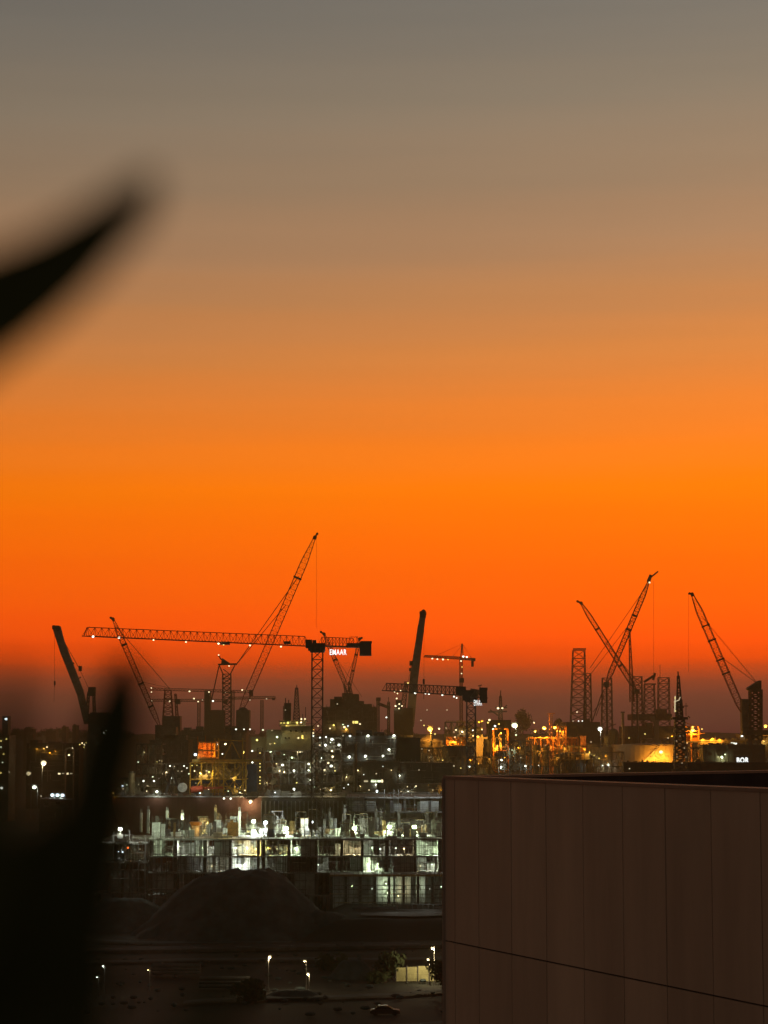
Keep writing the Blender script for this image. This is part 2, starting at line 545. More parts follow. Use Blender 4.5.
ct = MB(); ct.cyl((A.x + .004, A.y + .004, 0), (A.x + .004, A.y + .004, ZT - 0.05), 0.045, n=10)  # rounded post added to catch light as a bright edge line
ct.build('corner_trim', 'coping_metal', bd)
cp = MB()
slabq(cp, A + nn * 0.02 - dn * 0.02, A + nn * 0.02 + dn * LN, nn, 0.34, ZT - 0.05, ZT)
cp.build('coping', 'coping_metal', bd)
cp = MB()
slabq(cp, A + nf * 0.02 + df * 0.36, A + nf * 0.02 + df * LF, nf, 0.34, ZT - 0.052, ZT - 0.002)
cp.build('coping', 'coping_metal', bd)

# ------------------------------------------------------------------ plant by the lens
SPX = -420
plant = thing('balcony_shrub', 'blurred black leafy shrub close to the lens at the left edge', 'plant', P(SPX, 1500, 0.5))
stem = MB()
stem.cyl(P(SPX, 1900, .5), P(SPX - 40, 250, .5), .006, .0035, 8)
stem.cyl(P(SPX, 1700, .5), P(-120, 1250, .5), .004, .003, 8)
stem.cyl(P(-120, 1250, .5), P(300, 1240, .4), .003, .002, 8)
stem.build('stem', 'bark', plant)
pot = MB(); pc = P(SPX, 1900, .5)
pot.cyl(pc - Vector((0, 0, .25)), pc - Vector((0, 0, .05)), .10, .14, 20); pot.cyl(pc - Vector((0, 0, .05)), pc - Vector((0, 0, .02)), .15, .15, 20)
pot.build('pot', 'clay', plant)


def leaf(pts, widths, Y, Y2=None, fold=0.25):
    Y2 = Y2 or Y
    n = len(pts); vs = []; fs = []
    # resample smoothly
    def cr(a, i, t):
        g = lambda k: a[max(0, min(n - 1, k))]
        p0, p1, p2, p3 = g(i - 1), g(i), g(i + 1), g(i + 2)
        return tuple(.5 * ((2 * b) + (-a_ + c) * t + (2 * a_ - 5 * b + 4 * c - d) * t * t + (-a_ + 3 * b - 3 * c + d) * t ** 3) for a_, b, c, d in zip(p0, p1, p2, p3))
    rows = []
    for i in range(n - 1):
        for k in range(5):
            t = k / 5; rows.append((cr(pts, i, t), max(0.3, cr([(x,) for x in widths], i, t)[0])))
    rows.append((pts[-1], max(.3, widths[-1])))
    for i, (p, wd) in enumerate(rows):
        yy = Y + (Y2 - Y) * i / (len(rows) - 1)
        a = rows[max(0, i - 1)][0]; b = rows[min(len(rows) - 1, i + 1)][0]
        dx, dy = b[0] - a[0], b[1] - a[1]; L = math.hypot(dx, dy) or 1
        nx, ny = -dy / L, dx / L
        for s, yo in ((-1, .0), (-.5, fold * .5), (0, fold), (.5, fold * .5), (1, 0)):
            vs.append(P(p[0] + nx * s * wd / 2, p[1] + ny * s * wd / 2, yy + M(wd, yy) * yo))
    m = len(rows)
    for i in range(m - 1):
        for k in range(4):
            a = i * 5 + k; fs.append((a, a + 1, a + 6, a + 5))
    # underside, half a millimetre behind
    off = len(vs); vs2 = [v + Vector((0, .0005, 0)) for v in vs]
    fs2 = [tuple(i + off for i in q[::-1]) for q in fs]
    mb = MB(); mb.add(vs + vs2, fs + fs2)
    return mb.build('leaf', 'leaf', plant, smooth=True)


leaf([(SPX - 20, 560), (-170, 410), (-20, 314), (52, 270), (102, 230), (134, 202), (152, 174)], [5, 118, 108, 84, 62, 46, 18], .44)
leaf([(-60, 1240), (20, 1080), (62, 940), (88, 850), (101, 780), (117, 716), (128, 655)], [20, 108, 84, 68, 62, 56, 20], .6)
leaf([(-250, 1240), (-120, 1060), (-20, 935), (40, 868), (88, 810), (112, 770)], [20, 130, 140, 80, 40, 8], .55)
leaf([(-220, 1200), (-80, 1000), (-15, 850), (6, 760), (11, 664)], [10, 66, 48, 38, 14], .45)
leaf([(-200, 1250), (-70, 1120), (20, 990), (66, 900), (92, 840)], [20, 170, 120, 60, 10], .5)
leaf([(-150, 1250), (-30, 1150), (40, 1060), (84, 1000), (110, 950)], [20, 140, 110, 60, 8], .48)
leaf([(-100, 1250), (60, 1190), (160, 1100), (205, 1040), (235, 1000)], [20, 110, 84, 40, 8], .42)
leaf([(300, 1240), (322, 1060), (334, 940), (340, 850), (341, 782)], [4, 24, 26, 22, 8], .28)
leaf([(60, 1250), (170, 1100), (222, 980), (246, 890)], [8, 40, 36, 6], .34)

# ------------------------------------------------------------------ render look
sc.view_settings.view_transform = 'Standard'; sc.view_settings.look = 'None'
sc.view_settings.exposure = 0.0; sc.view_settings.gamma = 1.0
sc.render.engine = 'CYCLES'
sc.cycles.use_denoising = True; sc.cycles.use_adaptive_sampling = False
sc.cycles.max_bounces = 4; sc.cycles.volume_bounces = 0; sc.cycles.diffuse_bounces = 2
sc.cycles.caustics_reflective = False; sc.cycles.caustics_refractive = False
sc.cycles.sample_clamp_indirect = 4.0


# ------------------------------------------------------------------ cranes
def hook_line(root, px, y0, y1, Y, w=0.22, block=False):
    mb = MB(); mb.pbeam((px, y0), (px, y1), Y, w); mb.build('hoist_rope', 'cable', root)
    if block:
        hb = MB(); hb.pbox(px - .8, y1 - 1, px + .8, y1 + 3, Y - 0.4, .8); p = P(px, y1 + 3, Y)
        hb.cyl(p, p - Vector((0, 0, M(2, Y))), M(.5, Y), M(.15, Y), 6)
        hb.build('hook_block', 'steel_black', root)


def boom_crane(name, label, Y, tip, foot, wpx, n, collars=(), aframe=None, house=(), pend=(), hook=None, ped=None, head=None,
               tipdY=0, m='steel_dark', c=0.5, br=0.32, taper=(.1, .14), group=None, cols='steel_black'):
    """luffing crane: lattice boom from foot to tip, A-frame, house, pedestal down to the ground"""
    root = thing(name, label, 'crane', base(foot[0], Y), group)
    p, q = P(*foot, Y), P(*tip, Y + tipdY)
    W = M(wpx, Y)

    def prof(t):
        return W * max(.25, min(1, .3 + .7 * t / taper[0], .28 + .72 * (1 - t) / taper[1]))
    b = MB(); b.lattice(p, q, prof, 0, n, M(c * .8, Y), M(br * .62, Y)); b.build('boom', m, root)
    d = (q - p).normalized(); a = d.cross(Vector((0, 1, 0))).normalized()
    for t in collars:
        k = MB(); o = p.lerp(q, t); k.beam(o - d * M(.8, Y), o + d * M(.8, Y), W * 1.25, W * 1.25)
        k.build('boom_collar', cols, root)
    if head is None: head = (0, 0)
    hd = MB()
    hd.beam(q - d * M(2.5, Y), q + d * M(1.0, Y), W * .5)
    e = q + Vector((M(head[0], Y), 0, -M(head[1], Y)))
    hd.beam(q, e, M(1.6, Y), W * .3); hd.cyl(e - Vector((0, M(.6, Y), 0)), e + Vector((0, M(.6, Y), 0)), M(1.3, Y), n=10)
    hd.cyl(q - Vector((0, M(.6, Y), 0)), q + Vector((0, M(.6, Y), 0)), M(1.7, Y), n=10)
    hd.build('boom_head', 'steel_black', root)
    for t, to, wp in pend:
        k = MB(); o = p.lerp(q, t); e2 = P(*to, Y)
        for s in (-1, 1):
            k.beam(o + Vector((0, s * W * .4, 0)), e2 + Vector((0, s * W * .4, 0)), M(wp, Y))
        k.build('pendant_rope', 'cable', root)
    for fr in (aframe or []):
        (x0, y0, x1, y1, w0, w1, nn_) = fr
        k = MB(); k.lattice(P(x0, y0, Y), P(x1, y1, Y), M(w0, Y), M(w1, Y), nn_, M(.8, Y), M(.5, Y)); k.build('a_frame', m, root)
    for i, hs in enumerate(house):
        k = MB(); k.pbox(*hs[:4], Y - hs[4] / 2, hs[4])
        a_, b_ = P(hs[0], hs[1], Y), P(hs[2], hs[3], Y)
        for s in range(4):   # door and grille recess ribs on the house
            x = a_.x + (b_.x - a_.x) * (s + .5) / 4
            k.box((x - .1, Y - hs[4] / 2 - .12, b_.z), (x + .1, Y - hs[4] / 2, a_.z))
        k.build('machinery_house' if i == 0 else 'counterweight', hs[5] if len(hs) > 5 else 'steel_dark', root)
    if ped:
        x0, x1, yt = ped
        k = MB(); t = P((x0 + x1) / 2, yt, Y); r = M((x1 - x0) / 2, Y)
        k.cyl((t.x, Y, 0), (t.x, Y, t.z - r * .5), r * .75, r * .75, 16); k.cyl((t.x, Y, t.z - r * .5), t, r * .75, r, 16)
        k.cyl((t.x, Y, 0), (t.x, Y, 2), r * 1.6, r * 1.6, 16)
        k.build('pedestal', 'steel_dark', root)
    if hook:
        hook_line(root, *hook, Y + tipdY)
    return root


# tallest lattice boom, left of centre
cr = boom_crane('luffing_crane', 'tallest lattice boom crane, leaning right high over the long jib of lamps', 1000,
                (315, 537), (238.5, 716), 6.6, 34, (.77,), None, [(236, 710, 249.5, 728, 9), (204.5, 690.5, 210, 735, 8, 'hull_brown'), (210, 710, 224, 735, 8, 'hull_brown')],
                [(.77, (236, 665), .35), (.62, (236, 665), .3)], (316.5, 537, 628), (229, 249, 728), (2.2, -3.2), m='steel_red', c=.55, br=.36)
k = MB(); k.lattice(P(226.8, 735, 1000), P(226.8, 674, 1000), M(8, 1000), M(8, 1000), 13, M(.8, 1000), M(.5, 1000), xb=True); k.build('mast', 'steel_dark', cr)
k = MB(); k.pbeam((223, 674), (219, 664.5), 1000, 1); k.pbeam((230.5, 674), (235, 665), 1000, 1); k.pbeam((223, 669), (229, 673.5), 1000, .7)
k.pbeam((219, 666), (211.5, 700), 1000, 1); k.pbeam((218, 664.5), (237, 664), 1000, 1.6)
k.prism([P(221, 664, 997), P(231, 664, 997), P(222, 658, 997)], 6); k.pbeam((221.5, 660), (218.5, 655.5), 1000, 1.2)
k.build('mast_head', 'steel_black', cr)
k = MB(); p = P(243, 712, 1000); k.ball(p, M(5.5, 1000), 4, M(5, 1000)); k.build('cab_hood', 'steel_black', cr)
lamps(cr, [(218.7, 655, 'warm', .8), (229, 666, 'warm', .8), (209, 692, 'warm', .8), (213, 701, 'white', 1.2), (236, 729.3, 'white', 1.1), (244, 729.3, 'white', .8), (250, 729.3, 'white', .9)], 988)

# solid box boom on the left
cr = thing('box_boom_crane', 'dark solid box boom crane leaning left, a hook rope hanging from its tip', 'crane', base(90, 960))
Y = 960
k = MB(); k.prism([P(52.6, 629, Y - 1), P(60, 626, Y - 1), P(64, 641, Y - 1), P(83, 690, Y - 1), P(91, 724, Y - 1), P(84, 724, Y - 1), P(77, 695, Y - 1), P(60, 652, Y - 1)], 2.4); k.build('boom', 'steel_grey', cr)
k = MB(); k.cyl(P(54, 627, Y - 1.5), P(54, 627, Y + 1.5), M(2, Y)); k.cyl(P(58, 629, Y - 1.5), P(58, 629, Y + 1.5), M(2, Y)); k.pbox(52, 625.5, 59, 629, Y - 1.3, 2.6)
k.pbeam((78, 679), (81, 677), Y, 1); k.pbeam((72, 664), (74, 663), Y, 1.6); k.build('boom_head', 'steel_black', cr)
k = MB(); k.pbeam((61, 636), (79, 668), Y, .5); k.pbeam((79, 668), (88, 687), Y, .35); k.pbox(78.5, 666, 81.5, 671, Y - 1, 2); k.build('pendant_rope', 'cable', cr)
k = MB()
for x0, x1 in ((86, 89.5), (93.5, 98)):
    k.lattice(P(x0 + 1, 716, Y), P((x0 + x1) / 2 + (1 if x0 < 90 else -2), 692, Y), M(2.4, Y), M(2.0, Y), 6, M(.8, Y), M(.6, Y))
k.pbox(88, 687, 95, 696, Y - 2, 4); k.build('a_frame', 'steel_dark', cr)
k = MB(); k.pbox(88, 714, 110, 735, Y - 6, 14); k.pbox(90, 712.5, 109, 714, Y - 6, 12); k.build('machinery_house', 'steel_black', cr)
k = MB(); p = P(95, 735, Y); k.cyl((p.x, Y, 0), p, 4.2, 3.6, 16); k.build('pedestal', 'steel_dark', cr)
hook_line(cr, 54.6, 630, 682, Y, .25, True)
k = MB(); k.pbeam((54.4, 684), (54, 702), Y, .25); k.build('hoist_rope', 'cable', cr)
lamps(cr, [(104, 733, 'white', 1.3, 500), (106, 731, 'white', .7)], Y - 8)

boom_crane('luffing_crane', 'thin lattice boom crane leaning left behind the lamp-hung end of the long jib', 1020,
           (113, 619), (160, 727), 4.6, 26, (.76, .40, .19), [(168, 716, 168, 690, 9.5, 6, 6), (177, 716, 175.5, 694, 2.5, 1.6, 6)],
           [(162, 716, 180, 731, 9), (155, 725, 166, 742, 9), (176, 699, 180, 704, 4)], [(.93, (169, 688), .3), (.42, (170, 688), .3)], None, (160, 178, 731), (-2.2, -1.2), m='steel_red', c=.6, br=.4)
# the two booms that meet behind the sign
boom_crane('luffing_crane', 'boom crane leaning left, passing behind the white lit letters of the long crane', 1150,
           (324, 634), (353, 702), 3.8, 20, (.62,), [(352, 700, 349, 682, 4, 1.4, 4)], [(346, 694, 359, 708, 10)], [(.8, (362, 697), .3)], None, (346, 359, 706), (-3, -2), c=.75, br=.55)
boom_crane('luffing_crane', 'short boom crane leaning right, its tip beside the long crane counterweight block', 1190,
           (359.5, 639), (348.5, 692), 2.8, 15, (.7, .4), [(346.5, 694, 344, 684, 3, 1, 3)], [(342, 693, 352, 705, 10)], [(.75, (344, 684), .25)], None, (342, 352, 704), (2, -1), c=.75, br=.55)
# centre box boom
Y = 900
cr = thing('box_boom_crane', 'steep solid box boom crane with clustered lamps, left of the small red tower crane', 'crane', base(407, Y))
k = MB(); k.prism([P(419.5, 617, Y - 1), P(425.6, 617, Y - 1), P(418, 680, Y - 1), P(414, 727, Y - 1), P(406, 727, Y - 1), P(410, 675, Y - 1)], 2.2); k.build('boom', 'steel_grey', cr)
k = MB(); k.pbox(419.8, 611, 426, 617.5, Y - 1.4, 3); k.cyl(P(423.5, 611.5, Y - 1.6), P(423.5, 611.5, Y + 1.6), M(2.2, Y)); k.pbeam((419, 613), (427, 613), Y, .8); k.pbeam((419.5, 616), (426.6, 614.5), Y, .9)
k.build('boom_head', 'steel_black', cr)
k = MB(); k.pbox(409.5, 661, 413, 665.5, Y - 1, 2); k.pbox(409, 668, 411, 671, Y - 1, 2); k.pbeam((413, 660), (418, 625), Y, .3); k.pbeam((411, 665), (407, 688), Y, .3); k.build('pendant_rope', 'cable', cr)
k = MB(); k.lattice(P(401, 722, Y), P(406.5, 682, Y), M(5, Y), M(3.4, Y), 9, M(.9, Y), M(.6, Y)); k.build('a_frame', 'steel_dark', cr)
k = MB(); k.pbox(394, 708, 413, 735, Y - 5, 12); k.pbox(396, 700, 402, 708, Y - 4, 8); k.build('machinery_house', 'steel_black', cr)
k = MB(); p = P(404, 735, Y); k.cyl((p.x, Y, 0), p, 4, 3.6, 16); k.build('pedestal', 'steel_dark', cr)
hook_line(cr, 424, 618, 690, Y, .22)
lamps(cr, [(408, 683, 'yellow', 1.0), (401, 691, 'warm', 1.5, 200), (397.5, 693.5, 'warm', .7), (396.7, 698.5, 'warm', 1.0), (395.5, 706, 'warm', 1.2, 200), (399.3, 704, 'warm', 1.0), (402, 706, 'warm', .9), (399, 708.5, 'warm', .9)], Y - 6)

# right hand cranes
boom_crane('luffing_crane', 'thin boom crane leaning left, crossed by the longer boom among the rig legs', 1500, (581, 603), (636, 690), 4.2, 24, (.70, .28), None,
           [(634.6, 689, 639.6, 694, 6)], [(.55, (640, 686), .25)], None, (635.8, 638.4, 694), (-3.4, -1.6), m='steel_red', c=.85, br=.5)
k = boom_crane('luffing_crane', 'long boom crane leaning right with a short jib tip, rising among the rig legs', 1450, (649, 581), (606.5, 683), 4.6, 30, (.66, .52), None,
               [(604.4, 682, 609, 687, 6)], [(.96, (590, 668), .3), (.62, (583, 684), .3)], (653.6, 581, 678), (605.4, 608, 687), (1, -2), m='steel_red', c=.9, br=.5)
kb = MB(); kb.pbeam((650, 578), (658, 571.5), 1450, 1.5); kb.pbeam((648, 582), (651, 575), 1450, 3); kb.build('jib_tip', 'steel_black', k)
kb = MB(); kb.lattice(P(632, 702, 1450), P(629.5, 631, 1450), M(4.2, 1450), M(1.1, 1450), 18, M(.7, 1450), M(.45, 1450)); kb.build('back_mast', 'steel_red', k)
lamp(k, 649.5, 582.5, 1445, 'warm', 1.3)
k = boom_crane('luffing_crane', 'rightmost boom crane, leaning left beside its own tall beaked lattice tower', 900, (692, 594), (744.5, 716), 6.2, 27, (.74, .62, .46, .35), None,
               [(742.5, 699, 749, 735, 5)], [(.5, (758, 684), .25), (.82, (758, 684), .25)], (688.5, 594, 672), (743, 756, 735), (-2.5, -.5), m='steel_red', c=.75, br=.4)
kb = MB(); kb.lattice(P(755.5, 740, 900), P(755.5, 690, 900), M(11, 900), M(11, 900), 9, M(1.5, 900), M(1.1, 900), xb=True); kb.build('mast', 'steel_black', k)
kb = MB(); kb.prism([P(747.5, 688.5, 898), P(749, 687, 898), P(759, 680.5, 898), P(761.5, 680.5, 898), P(761.5, 692, 898), P(752, 692, 898)], 5); kb.build('mast_head', 'steel_black', k)
kb = MB(); p = P(755.5, 740, 900); kb.cyl((p.x, 900, 0), p, 2.6, 2.4, 14); kb.build('pedestal', 'steel_dark', k)
kb = MB(); kb.pbox(747, 730, 775, 735, 897, 6); kb.build('machinery_house', 'steel_black', k)


# ------------------------------------------------------------------ tower cranes
def letters(text, x0, y0, x1, y1, Y, parent, name='sign_letters', weight=.05, ori=0.0):
    cu = bpy.data.curves.new('tmp', 'FONT'); cu.body = text; cu.extrude = 0.02; cu.offset = weight; cu.resolution_u = 3; cu.space_character = 1.12
    to = bpy.data.objects.new('tmp', cu); C.objects.link(to)
    dg = bpy.context.evaluated_depsgraph_get(); dg.update()
    me = bpy.data.meshes.new_from_object(to.evaluated_get(dg))
    bpy.data.objects.remove(to); bpy.data.curves.remove(cu)
    xs = [v.co.x for v in me.vertices]; ys = [v.co.y for v in me.vertices]
    a, b = P(x0, y1, Y), P(x1, y0, Y); o3 = Vector(parent['_o'])
    W_ = (b.x - a.x) / math.cos(ori)
    for v in me.vertices:
        fx = (v.co.x - min(xs)) / (max(xs) - min(xs)); fz = (v.co.y - min(ys)) / (max(ys) - min(ys))
        v.co = Vector((a.x + fx * W_ * math.cos(ori), Y + fx * W_ * math.sin(ori) - v.co.z * 3, a.z + fz * (b.z - a.z))) - o3
    me.materials.clear(); me.materials.append(MATS['sign_white'])
    ob = bpy.data.objects.new(name, me); C.objects.link(ob); ob.parent = parent; ob['_o'] = parent['_o']
    return ob


Y = 510
tc_ = thing('tower_crane', 'long level tower crane with white lit letters under its short rear jib', 'crane', base(317.5, Y))
k = MB(); tp = P(317.4, 650, Y); k.lattice((tp.x, Y, 0), tp, 2.5, 2.5, 27, .26, .11, xb=True); k.build('mast', 'steel_dark', tc_)
k = MB(); k.pbox(308, 643, 325, 650.5, Y - 1.6, 3.4); k.pbox(305.5, 639.5, 312, 648, Y - 2.2, 2.2); k.cyl(P(317.4, 652.5, Y), P(317.4, 649, Y), 1.7, 1.9, 16); k.build('slewing_unit', 'steel_black', tc_)
k = MB(); k.pbox(312.5, 640, 316.5, 646.5, Y - 2.6, 1.2); k.build('cab', 'glass_dark', tc_)
jb, je = P(308, 646.2, Y), P(84, 636, 471)
k = MB(); k.tri(jb, je, M(9.6, Y), M(8.2, Y), 1.7, 34, .17, .085); k.beam(je, je + Vector((.6, 0, M(8.5, 471))), .2); k.build('jib', 'steel_red', tc_)
qb, qe = P(320, 646, Y), P(362, 647.2, Y + 7.5)
k = MB(); k.tri(qb, P(355, 647, Y + 6.3), M(9, Y), M(8.6, Y), 1.7, 10, .16, .09); k.beam(qb + Vector((0, -.8, 0)), qe + Vector((0, -.8, 0)), .32, .5); k.beam(qb + Vector((0, .8, 0)), qe + Vector((0, .8, 0)), .32, .5)
k.pbeam((357, 646), (357, 636.5), Y + 6, .8); k.pbeam((349, 637), (358, 637), Y + 6, .6); k.build('counter_jib', 'steel_red', tc_)
k = MB(); k.pbox(347, 643, 361, 647.6, Y + 5, 2); k.build('winch', 'steel_black', tc_)
k = MB(); k.pbox(359.5, 641.6, 371.4, 655.6, Y + 5.5, 2.8); k.pbox(360.5, 641, 371.9, 643, Y + 5.2, 3.4); k.build('counterweight', 'steel_black', tc_)
k = MB(); k.pbox(220, 641.6, 229.5, 644.6, 494, 1.6); k.build('trolley', 'steel_black', tc_)
k = MB(); k.pbox(283.5, 641.2, 290.5, 644, 505, 1.2); k.build('tool_box', 'steel_black', tc_)
sf = MB(); sf.pbeam((330, 648), (346, 648.2), Y + 2.5, .5); sf.pbeam((331, 646), (331, 654), Y + 2.5, .3); sf.pbeam((346, 646), (346, 654), Y + 2.5, .3); sf.build('sign_frame', 'steel_black', tc_)
letters('EMAAR', 329.8, 649.4, 346.6, 654.8, Y + 2.3, tc_, weight=.012)
def jY(px): return 510 - (308 - px) / 224 * 39 - 1.2
for x, y, kk, r, pw in [(93, 636.6, 'white', 1.9, 0), (119, 637.6, 'white', 1.7, 0), (153.5, 640, 'warm', 1.1, 0), (186, 642, 'warm', 1.1, 0), (218.5, 643.6, 'warm', 1.3, 60), (223.6, 644.6, 'yellow', 1.1, 0), (250, 645.4, 'warm', 1.2, 0), (281, 646.6, 'warm', 1.2, 0)]:
    lamp(tc_, x, y, jY(x), kk, r, pw)

Y = 640
tc_ = thing('tower_crane', 'tower crane with small bluish lit sign under its counterweight, above the panelled wall', 'crane', base(471, Y))
k = MB(); tp = P(471, 700, Y); k.lattice((tp.x, Y, 0), tp, M(8.6, Y), M(8.6, Y), 24, .34, .15, xb=True); k.build('mast', 'steel_dark', tc_)
k = MB(); k.pbox(456, 686.5, 466, 695, Y - 1.5, 3); k.pbox(463, 690, 477, 700.5, Y - 1.8, 3.6); k.cyl(P(471, 702, Y), P(471, 698, Y), 1.8, 2, 14); k.build('slewing_unit', 'steel_black', tc_)
k = MB(); k.tri(P(464, 695.5, Y), P(384.5, 690.5, 668), M(8.5, Y), M(7.6, Y), 1.9, 20, .28, .15); k.build('jib', 'steel_dark', tc_)
k = MB(); k.tri(P(470, 697, Y), P(480, 697.5, Y - 4), M(8, Y), M(7, Y), 1.8, 5, .32, .22); k.pbeam((470, 697), (488, 698), Y - 3, .9); k.pbeam((480, 686), (480, 694), Y - 3, .8); k.pbeam((478, 686), (482, 685), Y - 3, .9); k.build('counter_jib', 'steel_dark', tc_)
k = MB(); k.pbox(480, 688.5, 487.2, 703, Y - 5, 3); k.pbox(479.6, 687.5, 487.6, 690, Y - 5.3, 3.6); k.build('counterweight', 'steel_black', tc_)
letters('EMAAR', 474, 700, 482, 705.6, Y - 4.4, tc_, weight=.0)
k = MB(); k.pbeam((423.8, 680), (423.8, 699), Y + 12, .5); k.pbox(422.8, 679, 424.8, 684, Y + 11.5, 1); k.build('hoist_rope', 'steel_black', tc_)
for x, y, kk, r in [(394.6, 692, 'warm', .5), (415.3, 693, 'white', 1.5), (425.5, 693.6, 'white', .9), (429, 694, 'white', 1.2), (442.4, 695, 'white', 1.2), (454, 696.6, 'white', 1.0), (456.6, 698, 'white', .9)]:
    lamp(tc_, x, y, Y + (464 - x) / 80 * 28 - 1.6, kk, r)

Y = 1250
tc_ = thing('tower_crane', 'small red tower crane with a pointed top and bright lit cab', 'crane', base(461, Y))
k = MB(); tp = P(461, 660, Y); k.lattice((tp.x, Y, 0), tp, M(2.5, Y), M(2.5, Y), 40, M(.75, Y), M(.5, Y)); k.build('mast', 'steel_red', tc_)
k = MB(); k.pbeam((460.6, 660), (462, 643.5), Y, 1.1); k.pbeam((463.3, 660), (462.4, 644), Y, .8); k.pbeam((461, 652), (463, 652), Y, .5); k.build('tower_head', 'steel_red', tc_)
k = MB(); k.tri(P(461, 659.4, Y), P(424, 657, Y + 10), M(2.4, Y), M(1.8, Y), 1.6, 15, M(.7, Y), M(.45, Y)); k.build('jib', 'steel_red', tc_)
k = MB(); k.tri(P(461, 659.4, Y), P(474, 660.4, Y - 3), M(2, Y), M(1.8, Y), 1.6, 5, M(.8, Y), M(.5, Y)); k.build('counter_jib', 'steel_red', tc_)
k = MB(); k.pbox(471.2, 658, 475.4, 661, Y - 3, 3); k.pbox(471.4, 661, 473.8, 666.6, Y - 3, 3); k.build('counterweight', 'steel_black', tc_)
k = MB()
for a, b in (((462, 644), (436, 655.6)), ((462, 645), (453, 656)), ((462.4, 644), (472, 658.6))): k.pbeam(a, b, Y, .3)
k.build('pendant_rope', 'cable', tc_)
k = MB(); k.pbox(459.4, 678, 464, 682.5, Y - 2, 4); k.build('climbing_frame', 'steel_black', tc_)
lamps(tc_, [(432.3, 658.6, 'warm', 1.1), (437.4, 659.2, 'warm', 1.1), (443, 659.4, 'warm', 1.4), (448, 659.6, 'orange', .7), (463.3, 656.6, 'white', 1.5), (466.8, 657, 'white', 1.3), (461, 661, 'warm', 1.0), (461.5, 673.5, 'warm', .7), (462, 667, 'orange', .6)], Y - 4)

for Y, lab, jl, jr, mx, cw, lm in [
    (1350, 'distant tower crane, upper of two level jibs crossing behind the brown slab block', (150, 690), (252, 693), 233, (249, 690, 253, 696),
     [(151.3, 688, 'warm', .8), (151.5, 692, 'warm', .8), (189.5, 691.4, 'warm', 1.1), (242.2, 690, 'warm', 1.1), (246, 690.4, 'yellow', .6), (225.6, 692.7, 'warm', .6)]),
    (1480, 'distant tower crane, lower of two level jibs ending near the brown slab block', (151, 701.4), (228, 701.6), 199, (224, 700, 227, 704),
     [(151.5, 701, 'warm', .7), (169.6, 701.4, 'warm', 1.0), (194, 698.6, 'warm', 1.0), (198.2, 701.6, 'warm', .9), (202.5, 700, 'dim', .6)]),
    (1700, 'faintest distant tower crane, thin level jib with two dim lamps right of the tallest boom', (228, 699.4), (276, 698.4), 262, (272, 698, 275, 700), [(250, 700, 'dim', .8), (266.6, 698.8, 'dim', .8)])]:
    t = thing('tower_crane', lab, 'crane', base(mx, Y), 'distant tower cranes with level jibs')
    k = MB(); tp = P(mx, jl[1] + 1, Y); k.lattice((tp.x, Y, 0), tp, M(2.6, Y), M(2.6, Y), 30, M(.55, Y), M(.4, Y)); k.build('mast', 'steel_dark', t)
    k = MB(); k.tri(P(*jl, Y), P(*jr, Y), M(2.2, Y), M(2.2, Y), 1.6, 30, M(.5, Y), M(.32, Y)); k.build('jib', 'steel_dark', t)
    k = MB(); k.pbox(*cw, Y - 1, 2.5); k.build('counterweight', 'steel_black', t)
    lamps(t, lm, Y - 2)


# ------------------------------------------------------------------ jack-up rigs
def rig(label, Y, legs, hull, extras, lm, loc):
    t = thing('drilling_rig', label, 'oil rig', base(loc, Y))
    for (x0, x1, yt, x0b, x1b, n, cc) in legs:
        k = MB(); b = P((x0b + x1b) / 2, 745, Y); tp = P((x0 + x1) / 2, yt, Y)
        cc *= .72; k.lattice((b.x, Y, 0), b, M(x1b - x0b, Y), M(x1b - x0b, Y), 4, M(cc, Y), M(cc * .6, Y), xb=True)
        k.lattice(b, tp, M(x1b - x0b, Y), M(x1 - x0, Y), n, M(cc, Y), M(cc * .6, Y), xb=True); k.build('leg', 'steel_dark', t)
    k = MB()
    for hb in hull: k.pbox(*hb)
    k.build('hull', 'steel_dark', t)
    for nm, m_, bs in extras:
        for e in bs:
            k = MB()
            if len(e) == 6: k.pbox(*e)
            else: k.pbeam(e[0], e[1], Y, e[2])
            k.build(nm, m_, t)
    lamps(t, lm, Y - 26)
    return t


rig('drilling rig with one tall lattice leg and two shorter, left of the slim chimney', 1700,
    [(573, 584.6, 650.5, 570, 586, 12, 1.0), (585, 590.6, 673.5, 583, 592, 10, 1.1), (602.4, 611.4, 678, 601.4, 612.6, 10, .95)],
    [(566, 722, 600, 740, 1675, 60), (560, 738, 640, 752, 1670, 80)],
    [('deck_house', 'tank_grey', [(578, 727, 592, 737, 1672, 10), (583, 719, 590, 727, 1673, 8)]),
     ('derrick', 'steel_dark', [((573, 649), (586, 649), 1.4), ((592, 722), (603, 690), 1.0), ((593, 712), (602, 701), .6), ((596, 716), (604, 694), .6)]),
     ('gangway', 'steel_dark', [((560, 728), (600, 732), 1.0), ((600, 730), (616, 724), .8)])],
    [(577, 712, 'warm', .8), (578.6, 721, 'white', .7), (582.3, 721, 'white', .7), (587.6, 721, 'white', .8), (573, 721, 'dim', .8), (591, 731, 'yellow', .9)], 590)
